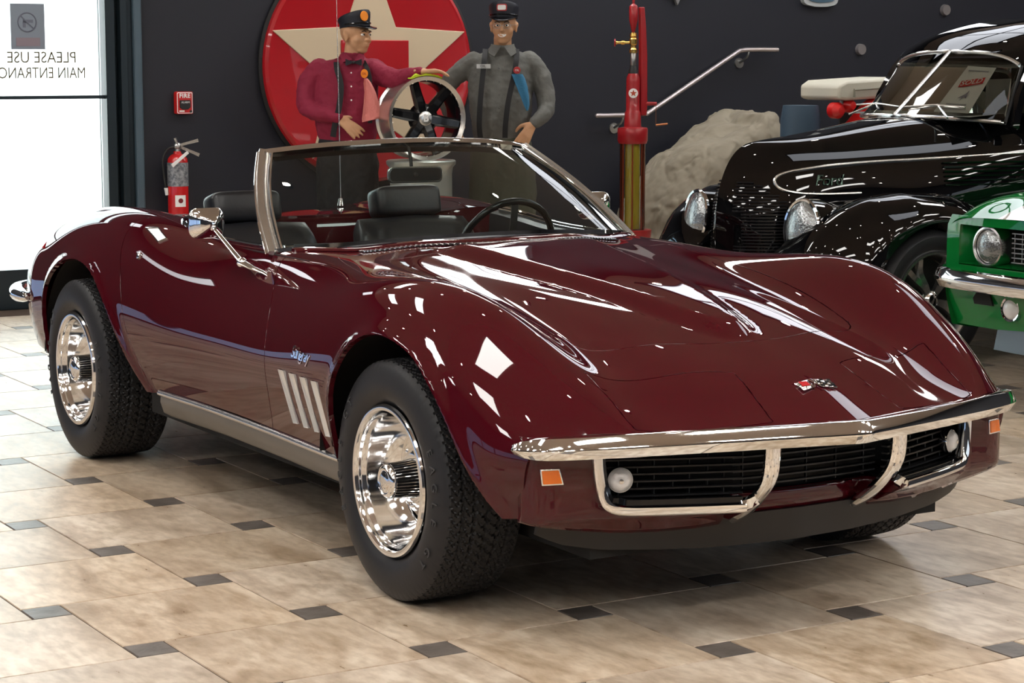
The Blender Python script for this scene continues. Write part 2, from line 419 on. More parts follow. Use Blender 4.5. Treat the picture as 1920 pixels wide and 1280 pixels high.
# ---------------------------------------------------------------- nose
def lerp_tab(tab, y):
    return float(np.interp(y, [t[0] for t in tab], [t[1] for t in tab]))
FX = [(0,.872),(.18,.850),(.40,.768),(.55,.705),(.62,.678),(.68,.668),(.72,.662),(.75,.655),(.775,.640),(.788,.618),(.790,.600)]
LOWX = [(0,.722),(.15,.715),(.215,.700),(.25,.735),(.32,.742),(.42,.728),(.52,.695),(.605,.664),(.66,.655),(.70,.648),(.74,.642),(.775,.628),(.790,.592)]
def fas(y, z):
    ay = abs(y); x = lerp_tab(FX, ay)
    if z < .3625:
        xl = lerp_tab(LOWX, ay)
        if ay > .245: f = min(1, max(0, (.345-z)/.035)); f = f*f*(3-2*f)
        else: f = 1
        x = x*(1-f)+xl*f-.05*max(0, (.33-z)/.06)**1.5
    return x
def fpt(y, z, out=0): return (fas(y, z)+out, y, z)
g = G()
ys = sorted(set([round(a, 4) for a in np.linspace(-.60, .60, 41)]+[-.25, -.2451, -.2449, -.235, .235, .2449, .2451, .25] + [s*a for s in (-1, 1) for a in (.605,.62,.64,.66,.68,.70,.72,.735,.75,.762,.775,.782,.788,.790)]))
zs = [.545,.52,.50,.48,.46,.44,.42,.40,.38,.362,.345,.33,.315,.30,.285,.27]
zlow = lambda y: .282+.045*max(0, (abs(y)-.5)/.29)**1.5
A = [[fpt(y, z if z > .362 else .362-(.362-z)/(.362-.27)*(.362-zlow(y))) for y in ys] for z in zs]
vsF = [p for r in A for p in r]; fsF = []
for i in range(len(zs)-1):
    for j in range(len(ys)-1):
        yc = (ys[j]+ys[j+1])/2; zc = (zs[i]+zs[i+1])/2
        if abs(yc) < .605 and zc > .362 and zc < .53: continue
        m = len(ys); fsF.append((i*m+j, i*m+j+1, (i+1)*m+j+1, (i+1)*m+j))
g.add(vsF, fsF)
fascia = obj('front_fascia', g, P['paint'], CAR, smooth=60, solid=.006)
# painted tray floor inside the air intake, black cavity behind it
g = G()
for s in (-1, 1):
    g = G(); g.rings([[(lerp_tab(FX, y)-.004-d, s*y, z) for d, z in ((0, .356), (.10, .366), (.14, .38))] for y in np.linspace(.246, .60, 14)], closed=False)
    obj('intake_floor', g, P['black'], CAR, solid=.004)
    g = G(); g.add([(.86, s*.2455, .362), (.69, s*.2455, .362), (.68, s*.2455, .30), (.74, s*.2455, .30), (.835, s*.2455, .345)], [(0, 1, 2, 3, 4)])
    obj('intake_cheek', g, P['paint'], CAR, fix=False, smooth=None)
g = G()
g.rings([[(lerp_tab(FX, abs(y))-dd, y, z) for dd, z in ((.005,.530),(.155,.525),(.165,.36),(.13,.36))] for y in np.linspace(-.61, .61, 25)], closed=False)
g.box((.58, .612, .44), (.16, .004, .2)); g.box((.58, -.612, .44), (.16, .004, .2))
obj('grille_cavity', g, P['dark'], CAR, fix=False)
# grille bars
for s in (-1, 1):
    g = G()
    for k in range(8):
        z = .378+.0185*k
        g.sweep([(lerp_tab(FX, y)-.050, s*y, z) for y in np.linspace(.235, .600, 9)], [(-.010,-.0022),(.010,-.0022),(.010,.0022),(-.010,.0022)], up=(0, 0, 1))
    for k in range(8):
        for j in range(4):
            y = .28+.085*j+(.04 if k % 2 else 0)
            if y < .59: g.box((lerp_tab(FX, y)-.054, s*y, .387+.0185*k), (.010, .003, .0165))
    obj('grille', g, P['black'], CAR, smooth=None)
g = G()
for k in range(8):
    z = .385+.0185*k
    g.sweep([(.745-.25*y*y, y, z) for y in np.linspace(-.235, .235, 9)], [(-.010,-.0022),(.010,-.0022),(.010,.0022),(-.010,.0022)], up=(0, 0, 1))
for y in (-.2, -.1, 0, .1, .2): g.box((.742-.25*y*y, y, .445), (.008, .003, .14))
obj('centre_grille', g, P['black'], CAR, smooth=None)
# chrome grille surrounds (outer side, bottom) and the curved guards
for s in (-1, 1):
    g = G()
    pts = [fpt(s*.612, .500, .004), fpt(s*.610, .455, .005), fpt(s*.603, .405, .006), fpt(s*.592, .372, .008), fpt(s*.570, .358, .010), fpt(s*.535, .354, .012)]
    pts += [fpt(s*y, .3535, .014) for y in (.48, .42, .36, .30, .262)]
    q = cr(pts, 4)
    g.sweep(q, [(-.006,-.013),(.012,-.013),(.016,-.008),(.016,.006),(.010,.012),(-.006,.012)], up=[Vector((1, 0, 0))]*len(q))
    # dark inner bead
    obj('grille_surround', g, P['chrome'], CAR, smooth=50)
    g = G()
    pts2 = [(x-.016, y*(1-.018/max(abs(y), .02)) if i < 5 else y, z+(.015 if i > 3 else .004)) for i, (x, y, z) in enumerate(pts)]
    q = cr(pts2, 4); g.sweep(q, [(-.008,-.009),(.008,-.009),(.008,.009),(-.008,.009)], up=[Vector((1, 0, 0))]*len(q))
    obj('surround_bead', g, P['gloss_black'], CAR, smooth=50)
    g = G()
    gp = [(.872, .207, .515), (.868, .207, .455), (.853, .206, .412), (.818, .205, .372), (.772, .203, .333), (.718, .200, .296), (.668, .197, .268)]
    q = cr([(a, s*b, c_) for a, b, c_ in gp], 5); n = len(q)
    prof = [(-.021,-.010),(-.012,-.017),(.012,-.017),(.021,-.010),(.024,.002),(.012,.010),(-.012,.010),(-.024,.002)]
    g.sweep(q, prof, up=[Vector((1, 0, .3)).lerp(Vector((0, 0, -1)), min(1, max(0, (i/n-.35)/.4))) for i in range(n)], scale=[1-.45*max(0, i/n-.75)/.25 for i in range(n)])
    # web that joins the guard to the lower surround
    q = cr([(.845, s*.235, .372), (.825, s*.255, .358), (.80, s*.27, .3535)], 4)
    g.sweep(q, [(-.012,-.012),(.012,-.012),(.014,.008),(-.012,.010)], up=[Vector((1, 0, 0))]*len(q))
    obj('bumper_guard', g, P['chrome'], CAR, smooth=50)
    # parking lamp
    M = frame((.700, s*.552, .425), (0, 1, 0), (0, 0, 1))
    M = Matrix.Translation((.690, s*.548, .425)) @ Matrix.Rotation(s*.42, 4, 'Z') @ Matrix.Rotation(pi/2, 4, 'Y')
    g = G(); g.lathe([(0, .020), (.010, .0195), (.020, .016), (.028, .008), (.0305, 0), (.0305, -.02)], 28, M)
    lamp = obj('parking_lamp', g, P['lens'], CAR)
    g = G(); g.lathe([(.031, -.02), (.034, -.001), (.0325, .003), (.030, .001)], 28, M); obj('lamp_bezel', g, P['chrome'], lamp)
    g = G(); g.lathe([(.006, .0205), (.0062, .0225), (0, .024)], 12, M); obj('bulb_ring', g, P['chrome2'], lamp)
    for y in (.31, .43):
        x = lerp_tab(FX, y)-.045
        g = G(); g.ell((x, s*y, .512), (.035, .040, .028), 20, 10); obj('fog_lamp', g, P['chrome2'], CAR)
    # amber side marker
    yk = .735; zk = .446; nx = Vector((fas(yk-.02, zk)-fas(yk+.02, zk), .04, 0)).normalized()   # outward normal in plan
    dirv = Vector((-(fas(yk-.022, zk)-fas(yk+.022, zk)), .044, 0)).normalized()
    M = frame((fas(yk, zk)+.004, s*yk, zk), (dirv.x, s*dirv.y, 0) if s > 0 else (-dirv.x, -s*dirv.y, 0), (0, 0, 1))
    if (M.to_3x3() @ Vector((0, 0, 1))).x < 0: M = M @ Matrix.Rotation(pi, 4, 'Y')
    g = G(); g.mi(0); g.prism([(-.029,.021),(.022*1,.021),(.033,-.021),(-.024,-.021)], .006, M @ Matrix.Translation((0, 0, -.004))); g.mi(1); g.prism([(-.025,.017),(.019,.017),(.028,-.017),(-.021,-.017)], .009, M @ Matrix.Translation((0, 0, -.004)))
    mkb = obj('side_marker', g, [P['chrome'], P['amber']], CAR, bevel=.0015); mkb['label'] = 'orange ribbed lens in a thin chrome rim'
# chrome front bumper blade
bp_ = [(.622,-.808,.517,.55),(.645,-.800,.519,.78),(.670,-.785,.521,.93),(.698,-.757,.523,1),(.735,-.700,.526,1),(.790,-.580,.530,1),(.842,-.440,.534,1),(.892,-.290,.537,1),(.935,-.140,.539,1),(.968,-.012,.540,1.02)]
right = cr([p[:3] for p in bp_], 6); rs = np.interp(np.linspace(0, 9, len(right)), range(10), [p[3] for p in bp_])
path = right + [Vector((p.x, -p.y, p.z)) for p in right[::-1]]
scl = list(rs)+list(rs[::-1])
# section: x outward, y up: sloped top face, nose crease, tucked under face
prof = [(-.030,.027),(-.010,.030),(.004,.027),(.016,.004),(.018,-.003),(.015,-.010),(.002,-.028),(-.012,-.031),(-.030,-.028)]
g = G(); rings = []
for i, p in enumerate(path):
    t = (path[min(i+1, len(path)-1)]-path[max(i-1, 0)]); t.z = 0; t.normalize()
    o_ = Vector((t.y, -t.x, 0)); sc = scl[i]
    if abs(p.y) < .013: o_ = Vector((1, 0, 0))
    rings.append([p+o_*(a*(.5+.5*sc))+Vector((0, 0, b*sc)) for a, b in prof])
g.rings(rings, closed=True, caps=True)
# rounded end caps
for e in (0, -1):
    c_ = sum((Vector(q) for q in rings[e]), Vector())/len(rings[e]); t = (path[1]-path[0]).normalized() if e == 0 else (path[-2]-path[-1]).normalized()
    cap = [[c_+(Vector(q)-c_)*cos(a)-t*(.022*sin(a)) for q in rings[e]] for a in (0, .35, .7, 1.05, 1.3, 1.5)]
    g.rings(cap, closed=True, caps=True)
obj('front_bumper', g, P['chrome'], CAR, smooth=28)
# painted panel edge under the nose, tucked over the bumper
# black air dam
g = G(); rings = []
for y in np.linspace(-.71, .71, 49):
    ay = abs(y); x = lerp_tab([(0,.700),(.2,.690),(.4,.655),(.6,.600),(.68,.570),(.73,.53)], ay)
    zt = .302; zb = lerp_tab([(0,.213),(.3,.217),(.55,.230),(.66,.250),(.71,.275)], ay)
    rings.append([(x+.02, y, zt), (x+.012, y, (zt+zb)/2), (x, y, zb), (x-.008, y, zb), (x-.004, y, (zt+zb)/2), (x, y, zt)])
g.rings(rings, closed=True, caps=True); obj('air_dam', g, P['black'], CAR)
# ---------------------------------------------------------------- underbody
g = G(); g.box((-1.35, 0, .235), (3.9, 1.16, .06)); g.box((-1.25, 0, .27), (1.55, 1.50, .08)); g.box((-3.2, 0, .32), (.6, 1.3, .12)); g.box((.2, 0, .28), (.75, 1.05, .06))
obj('underbody', g, P['dark'], CAR)
for cx, A in ((0, ARCH_F), (-2.489, ARCH_R)):
    for s in (-1, 1):
        g = G(); r0 = .43
        g.rings([[(cx+1.12*r0*cos(a)+.02, s*.835, .335+r0*sin(a)*.98), (cx+1.12*r0*cos(a)+.02, s*.52, .335+r0*sin(a)*.98)] for a in np.linspace(.02, pi-.02, 30)], closed=False)
        g.prism([(cx+1.12*r0*cos(a)+.02, .335+r0*sin(a)*.98) for a in np.linspace(.02, pi-.02, 30)], .004, Matrix(((1,0,0,0),(0,0,s,s*.52),(0,1,0,0),(0,0,0,1))))
        obj('wheel_well', g, P['dark'], CAR, fix=False)
# rockers
for s in (-1, 1):
    g = G(); pts = [(-1.80,.806),(-1.6,.797),(-1.3,.790),(-.9,.796),(-.6,.807),(-.36,.815)]
    q = cr([(x, s*y, 0) for x, y in pts], 5)
    g.rings([[(p.x, s*(abs(p.y)+a), z) for a, z in ((.006,.342),(.012,.334),(.010,.326),(-.002,.318))] + [(p.x, p.y-s*.02, .318), (p.x, p.y-s*.02, .342)] for p in q], caps=True)
    rk = obj('rocker_moulding', g, P['chrome2'], CAR, smooth=60)
    g = G(); g.rings([[(p.x, s*(abs(p.y)+a), z) for a, z in ((-.002,.322),(.000,.30),(-.012,.262),(-.04,.245),(-.05,.32))] for p in q], caps=True)
    obj('rocker_panel', g, P['rocker'], CAR, smooth=60)
    # bright gills in the front fender slots
    for k, q4 in enumerate(GILL):
        cx = sum(p[0] for p in q4)/4; 
        g = G()
        o = [(x, z) for x, z in q4]
        def yy(x, z): return s*(.8455+.05*(x+.6)+ (z-.475)*.19)
        outer = [Vector((cx+(x-cx)*1.02, yy(x, z)-s*.0015, .475+(z-.475)*1.01)) for x, z in o]
        back = [Vector((x, yy(x, z)-s*(.004 if x < cx else .016), z)) for x, z in o]
        g.add(back, [(0, 1, 2, 3)]); g.rings([outer, back])
        obj('fender_gill', g, P['gill'], CAR, smooth=None, fix=False)
# ---------------------------------------------------------------- wheels
def tyre_mesh(w=.262, R=.338, seed=0):
    g = G(); n = 504; hw = w/2
    prof = []                                     # (r, h, treadflag)
    rim = .206
    half = [(rim-.008, .098), (rim+.004, .108), (rim+.012, .114), (.232, .1255), (.255, .1305), (.275, .1300), (.295, .1265), (.312, .121), (.322, .116), (.329, .1105)]
    k = R/.338; half = [(a if a < .21 else a*k, b*w/.262) for a, b in half]
    for a, b in half: prof.append((a, b, 0))
    tw = .106*w/.262
    NT = 45
    for i in range(NT+1):
        h = tw*(1-2*i/NT); prof.append((R-.004*(abs(h)/tw)**3-.0015, h, 1))
    for a, b in half[::-1]: prof.append((a, -b, 0))
    rings = []
    ribs = [-.072, -.036, 0, .036, .072]
    for q in range(n):
        t = 2*pi*q/n; ring = []
        for r, h, f in prof:
            rr = r
            if f:
                d = 0
                zz = h/(w/.262)
                for rb in ribs:
                    if abs(zz-rb-.003*sin(t*72)) < .0026: d = .007
                ph = (q+int(round(zz*180))) % 7
                if abs(zz) > .040 and (q+int(3.2*sin(zz*160))) % 7 in (0,) : d = max(d, .006)
                if abs(zz) < .040 and (q+3+int(3*sin(zz*170))) % 7 in (0,): d = max(d, .005)
                rr = r-d
            elif abs(h) > .105*w/.262 and r > .315*k:
                if q % 7 in (0, 1): rr = r-.0012
            ring.append((rr*cos(t), rr*sin(t), h))
        rings.append(ring)
    g.rings(rings, closed=False, loop=True); return g
def rally_wheel(parent_name, loc, s, w, label=None, R=.335):
    """wheel axis along local Z, outer face at +Z"""
    W_ = bpy.data.objects.new('wheel', None); COL.objects.link(W_); W_.parent = CAR
    W_.matrix_local = Matrix.Translation(loc) @ Matrix.Rotation(s*pi/2, 4, 'X')
    key = 'tyre%g' % w
    if key in CACHE:
        for o in CACHE[key]:
            c = copy_tree(o, W_)
        return W_
    L = []
    tg = tyre_mesh(w, R)
    hw = w/2; f = hw-.022
    # raised sidewall lettering
    lg = G()
    def arc_text(txt, r, a0, size, da):
        for i, ch in enumerate(txt):
            if ch == ' ': continue
            t = text_mesh(ch, size, .0012)
            a = a0-i*da
            M = Matrix.Rotation(a-pi/2, 4, 'Z') @ Matrix.Translation((0, r, hw*.995)) @ Matrix.Rotation(-.05, 4, 'X')
            t.xf(M); lg.add(t.v, t.f)
    arc_text('EAGLE GT', .281, radians(25), .036, radians(9.5)); arc_text('EAGLE GT', .281, radians(205), .036, radians(9.5))
    tg.mi(1); tg.add(lg.v, lg.f); o = obj('tyre', tg, [P['rubber'], P['lettering']], W_, smooth=30, fix=False); L.append(o)
    # trim ring + deep barrel
    g = G(); g.lathe([(.206, f+.006), (.211, f+.010), (.208, f+.017), (.202, f+.0195), (.194, f+.018), (.190, f+.012), (.1885, f+.004), (.1875, f-.004), (.183, f-.010), (.181, f-.02)], 96)
    L.append(obj('trim_ring', g, P['wheel_chrome'], W_))
    g = G(); g.lathe([(.184, f-.012), (.181, f-.030), (.175, f-.055), (.166, f-.078), (.155, f-.096), (.146, f-.107)], 96)
    L.append(obj('rim_barrel', g, P['wheel_chrome'], W_))
    # disc with five cooling slots
    n = 200; rr = list(np.linspace(.147, .045, 30)); H = f-.112
    def hz(r, a=0):
        t = min(1, max(0, (.147-r)/.085)); return H+.005+.042*(t*t*(3-2*t))
    rows = []; fs2 = []
    for r in rr: rows.append([(r*cos(2*pi*k/n), r*sin(2*pi*k/n), hz(r)) for k in range(n)])
    vs2 = [p for r in rows for p in r]
    for i in range(len(rr)-1):
        for k in range(n):
            r = (rr[i]+rr[i+1])/2; a = (2*pi*(k+.5)/n+.2) % (2*pi/5)-pi/5
            ax_ = a*r; 
            if ((r-.119)/.0215)**4+(ax_/.040)**4 < 1: continue
            fs2.append((i*n+k, i*n+(k+1) % n, (i+1)*n+(k+1) % n, (i+1)*n+k))
    g = G(); g.add(vs2, fs2); L.append(obj('wheel_disc', g, P['wheel_chrome'], W_, solid=.006, smooth=50))
    g = G(); g.lathe([(.165, H-.03), (.10, H-.025), (.03, H-.025)], 48); L.append(obj('brake_drum', g, P['dark'], W_, fix=False))
    # tall finned cone cap
    g = G(); g.lathe([(.060, H+.022+.012), (.062, H+.022+.018), (.056, H+.022+.022), (.0535, H+.022+.028)], 60); 
    
    g.lathe([(.047, H+.022+.098), (.0475, H+.022+.102), (.0465, H+.022+.107), (.042, H+.022+.113), (.036, H+.022+.1155), (.033, H+.022+.113), (.031, H+.022+.1125), (.027, H+.022+.1135), (.024, H+.022+.116), (.012, H+.022+.1185), (0, H+.022+.119)], 60)
    g.mi(1); g.lathe([(.0462, H+.022+.027), (.0428, H+.022+.0995)], 48); g.mi(0)
    for k in range(36):
        M = Matrix.Rotation(2*pi*k/36, 4, 'Z')
        g.add([M @ Vector(p) for p in ((.044,-.0012,H+.022+.027),(.0545,-.0012,H+.022+.027),(.0485,-.0010,H+.022+.098),(.042,-.0010,H+.022+.098),(.044,.0012,H+.022+.027),(.0545,.0012,H+.022+.027),(.0485,.0010,H+.022+.098),(.042,.0010,H+.022+.098))],
              [(0,1,2,3),(4,7,6,5),(1,5,6,2),(0,3,7,4),(3,2,6,7)])
    L.append(obj('centre_cap', g, [P['wheel_chrome'], P['dark']], W_))
    # disc lug bulges
    for k in range(5):
        a = 2*pi*k/5+.2+pi/5
        g = G(); g.ell((.078*cos(a), .078*sin(a), H+.040), (.012, .012, .010), 14, 8); L.append(obj('lug_nut', g, P['wheel_chrome'], W_))
    CACHE[key] = L
    return W_
CACHE = {}
M_['lettering'] = mat('faded_lettering', (.045, .045, .047), .6)
rally_wheel('f', (0, -.728, .3345), 1, .262)
rally_wheel('f', (0, .728, .3345), -1, .262)
rally_wheel('r', (-2.489, -.742, .3345), 1, .275)
rally_wheel('r', (-2.489, .742, .3345), -1, .275)

# ---------------------------------------------------------------- windscreen
WB = [(-1.125,.672,.868),(-1.06,.60,.880),(-.98,.48,.893),(-.91,.30,.906),(-.875,.14,.913),(-.865,0,.915)]
WT = [(-1.552,.507,1.158),(-1.515,.42,1.169),(-1.475,.30,1.180),(-1.450,.18,1.186),(-1.438,.09,1.189),(-1.434,0,1.190)]
def full(T, k=5):
    q = cr(T, k); q = q+[Vector((p.x, -p.y, p.z)) for p in q[-2::-1]]; return q
wb, wt = full(WB), full(WT)
g = G(); g.rings([[b.lerp(t, f)+Vector((.018, 0, .012))*sin(pi*f) for f in np.linspace(0, 1, 9)] for b, t in zip(wb, wt)], closed=False)
obj('windshield_glass', g, P['glass'], CAR, smooth=80)
ctr = Vector((-1.2, 0, 1.0))
g = G(); g.sweep(wt, [(-.012,-.012),(.012,-.014),(.018,-.006),(.016,.008),(.006,.014),(-.014,.010)], up=[(.55, 0, .83)]*len(wt))
hd = obj('windshield_header', g, P['chrome'], CAR, smooth=50)
g = G(); g.sweep([p+Vector((-.03, 0, -.012)) for p in wt], [(-.02,-.012),(.02,-.012),(.02,.010),(-.02,.010)], up=[(.55, 0, .83)]*len(wt)); obj('header_liner', g, P['black'], CAR)
for s in (-1, 1):
    a = Vector(WB[0]); b = Vector(WT[0]); a.y *= s; b.y *= s
    pth = [a.lerp(b, f)+Vector((0, s*.022*sin(pi*f), .004*sin(pi*f))) for f in np.linspace(-.03, 1.01, 14)]
    g = G()
    x_ = Vector((1, 0, .9)).normalized()
    # broad stainless front face, a groove and the side strip
    g.sweep(pth, [(-.024,-.004),(-.024,.010),(-.006,.013),(-.004,.009),(.000,.009),(.002,.014),(.020,.010),(.022,-.006)], up=[x_]*len(pth))
    pl = obj('windshield_pillar', g, P['chrome2'], CAR, smooth=40)
    g = G(); g.tube([p+Vector((.014, -s*.020, .012)) for p in pth], .0035, 8); obj('pillar_bead', g, P['chrome'], pl)
    g = G(); g.tube([p+Vector((-.002, s*.026, 0)) for p in pth], .006, 8); obj('pillar_edge', g, P['chrome'], pl)
    g = G(); g.sweep([p+Vector((-.02, -s*.018, -.008)) for p in pth], [(-.014,-.012),(.014,-.012),(.014,.010),(-.014,.010)], up=[x_]*len(pth)); obj('pillar_seal', g, P['black'], pl)
g = G(); g.sweep([p+Vector((.008, 0, .002)) for p in wb], [(-.006,-.006),(.008,-.006),(.008,.003),(-.004,.006)], up=[(0, 0, 1)]*len(wb)); obj('windshield_base_trim', g, P['chrome'], CAR, smooth=50)
# louvred cowl vent and wiper cover
g = G(); 
VT = [(-.905, .47), (-.87, .37), (-.825, .25), (-.79, .11), (-.78, 0)]
vq = cr([(x, y, 0) for x, y in VT], 4); vq = vq+[Vector((p.x, -p.y, 0)) for p in vq[-2::-1]]
_up = g_.reshape(-1, 3); _up = _up[_up[:, 2] > .6]
def topz(x, y):
    d = (_up[:, 0]-x)**2+(_up[:, 1]-y)**2; i = np.argpartition(d, 8)[:8]; q = _up[i]
    A_ = np.c_[np.ones(8), q[:, 0]-x, q[:, 1]-y]; return float(np.linalg.lstsq(A_, q[:, 2], rcond=None)[0][0])
sl = G(); sd_ = G()
vents = []
N_ = 62
for k in range(N_):
    t = k/(N_-1)*(len(vq)-1); i = int(min(t, len(vq)-2)); p = vq[i].lerp(vq[i+1], t-i)
    x = p.x; z = topz(x, p.y)
    sl.box((x, p.y, z+.0035), (.036, .0052, .004)); sd_.box((x, p.y+.0075, z+.0012), (.034, .0085, .0024))
cv = obj('cowl_vent', sl, P['chrome2'], CAR, smooth=None); obj('vent_slot', sd_, P['dark'], cv, smooth=None)
# wiper door lip: a raised painted blade just before the glass
g = G(); rings = []
for p in wb:
    q = p+Vector((.036, 0, 0)); zz = topz(q.x, q.y)
    rings.append([(q.x+.022, q.y, zz+.001), (q.x+.010, q.y, zz+.008), (q.x-.012, q.y, zz+.011), (q.x-.018, q.y, zz+.006), (q.x-.018, q.y, zz-.002)])
g.rings(rings[3:-3], closed=True, caps=True); obj('wiper_cover', g, P['paint'], CAR, smooth=60)
# ---------------------------------------------------------------- cabin
g = G()
g.grid([[(x, y, .40) for y in (-.66, .66)] for x in (-.75, -2.25)])
for s in (-1, 1): g.box((-1.5, s*.672, .62), (1.3, .012, .48))
g.box((-2.26, 0, .62), (.012, 1.3, .44)); g.box((-.82, 0, .6), (.012, 1.2, .45)); g.box((-1.6, 0, .48), (1.3, .26, .22))
obj('cabin_tub', g, P['carpet'], CAR, fix=False)
g = G()                                           # dash pad
rings = []
for y in np.linspace(-.62, .62, 21):
    e = .20*(y/.62)**2
    rings.append([(-.90-e, y, .885-.02*abs(y)), (-1.00-e*.8, y, .898-.02*abs(y)), (-1.10-e*.6, y, .885-.02*abs(y)), (-1.15-e*.5, y, .845), (-1.14-e*.5, y, .72), (-.95, y, .66)])
g.rings(rings, closed=True, caps=True); obj('dashboard', g, P['vinyl'], CAR, smooth=60)
# painted bulkhead drop behind the seats
g = G(); rings = []
cq = cr2(COCK, 1)
for x, y in [p for p in COCK[-16:]]+[(x, -y) for x, y in COCK[-16:][::-1]]:
    rings.append([(x-.004, y, topz(x-.01, y)-.004), (x+.004, y, topz(x-.01, y)-.03), (x+.02, y*.99, .72)])
g.rings(rings, closed=False); obj('rear_bulkhead', g, P['paint'], CAR, fix=False)
for s in (-1, 1):
    # door cap pads and chrome ledge line
    pts = [(x, s*y) for x, y in COCK if -1.96 < x < -1.12]
    q = [Vector((x, y, topz(x, y)+.004)) for x, y in pts]
    g = G(); g.tube(q, .0065, 8); g.tube([p+Vector((0, -s*.014, -.006)) for p in q], .004, 8); obj('door_sill_trim', g, P['chrome'], door_r if s < 0 else door_l)
    g = G(); g.rings([[p+Vector((0, -s*.012, -.008)), p+Vector((0, -s*.055, -.02)), p+Vector((0, -s*.06, -.12)), p+Vector((0, -s*.03, -.30))] for p in q], closed=False); obj('door_card', g, P['vinyl'], door_r if s < 0 else door_l, smooth=60, fix=False)
def soft(c, d, r, M=None, n=5, bulge=.0):
    """cushion: a superellipsoid block"""
    g = G(); N, K = 40, 20; rings = []
    for i in range(K+1):
        a = -pi/2+pi*i/K; ca, sa = cos(a), sin(a); e = 2/n
        f = lambda v: math.copysign(abs(v)**e, v)
        q = [Vector((d[0]/2*f(ca)*f(cos(2*pi*k/N)), d[1]/2*f(ca)*f(sin(2*pi*k/N)), d[2]/2*f(sa))) for k in range(N)]
        if M is not None: q = [M @ p for p in q]
        rings.append([p+Vector(c) for p in q])
    return g.rings(rings)
for s in (-1, 1):
    yc = s*.335; tilt = Matrix.Rotation(radians(-24), 4, 'Y')
    S_ = bpy.data.objects.new('bucket_seat', None); COL.objects.link(S_); S_.parent = CAR; S_.location = (0, 0, 0)
    M = Matrix.Rotation(radians(-14), 4, 'Y')
    obj('seat_cushion', soft((-1.72, yc, .50), (.50, .50, .17), 0), P['vinyl'], S_)
    # back with vertical pleats
    bw = .50; rings = []
    g = G()
    H = 22; W2 = 60
    front = []; back = []
    for i in range(H+1):
        v = i/H; z = .44+.435*v; x0 = -1.90-.20*v
        wv = bw/2*(1-.10*max(0, (v-.75)/.25)**2)
        ring = []
        for k in range(W2):
            a = 2*pi*k/W2; cx = math.copysign(abs(cos(a))**.35, cos(a)); sx = math.copysign(abs(sin(a))**.5, sin(a))
            th = .065*(1-.75*max(0, (v-.86)/.14)**2)
            yy_ = cx*wv; xx = sx*th
            if sx > .5 and abs(yy_) < .17 and .1 < v < .93: xx += .008*abs(cos(yy_/.17*pi*3.5))-.014
            ring.append((x0+xx, yc+yy_, z+ (0.012*(1-abs(cx)) if v > .9 else 0)))
        rings.append(ring)
    g.rings(rings, closed=True, caps=True); obj('seat_back', g, P['vinyl'], S_, smooth=50)
    hr = soft((-2.15, yc, .932), (.12, .275, .118), 0, M, 6); obj('headrest', hr, P['vinyl'], S_)
    for q_ in (-.06, .06):
        g = G(); g.cyl((-2.10, yc+q_, .82), (-2.14, yc+q_, .90), .007); obj('headrest_post', g, P['chrome'], S_)
# steering wheel and column
SW = bpy.data.objects.new('steering_wheel', None); COL.objects.link(SW); SW.parent = CAR; SW.location = (-1.44, .365, .805)
ax_ = Vector((-1, 0, .42)).normalized(); Mw = ax_.to_track_quat('Z', 'Y').to_matrix().to_4x4()
g = G(); g.tube([Mw @ Vector((.188*cos(t), .188*sin(t), 0)) for t in np.linspace(0, 2*pi, 64, endpoint=False)], .0125, 12, closed=True); obj('wheel_rim', g, P['gloss_black'], SW)
g = G()
for a in (pi/2, pi/2+2*pi/3, pi/2+4*pi/3):
    d = Vector((cos(a), sin(a), 0)); p = Vector((-sin(a), cos(a), 0))
    g.sweep([Mw @ (d*.03+Vector((0, 0, -.025))), Mw @ (d*.1+Vector((0, 0, -.02))), Mw @ (d*.182)], [(-.014,-.0015),(.014,-.0015),(.014,.0015),(-.014,.0015)], up=[Mw @ Vector((0, 0, 1))]*3)
obj('wheel_spoke', g, P['steel'], SW)
g = G(); g.lathe([(0, .01), (.02, .008), (.035, -.004), (.04, -.03)], 24, Mw); obj('horn_button', g, P['vinyl'], SW)
g = G(); g.cyl(SW.location+Mw @ Vector((0, 0, -.03)), SW.location+Mw @ Vector((0, 0, -.34)), .03, .035); obj('steering_column', g, P['black'], CAR)
# inner mirror
g = G(); Mm = Matrix.Translation((-1.385, -.028, 1.082)) @ Matrix.Rotation(radians(-4), 4, 'Z') @ Matrix.Rotation(radians(-3), 4, 'Y')
Mr = Mm @ Matrix(((0,0,1,0),(1,0,0,0),(0,1,0,0),(0,0,0,1)))
g.prism(rrect(.205, .056, .02, 6), .012, Mr); rv = obj('rear_view_mirror', g, P['chrome2'], CAR, bevel=.003)
g = G(); g.prism(rrect(.190, .044, .016, 6), .003, Mr @ Matrix.Translation((0, 0, .0105))); obj('mirror_face', g, P['chrome'], rv)
g = G(); g.tube([(-1.40, -.03, 1.085), (-1.405, -.03, 1.13), (-1.44, -.02, 1.175)], .006, 8); g.ell((-1.378, -.028, 1.082), (.011, .011, .011), 12, 8); obj('mirror_stalk', g, P['black'], rv)
# sun visors
for s in (-1, 1):
    pass
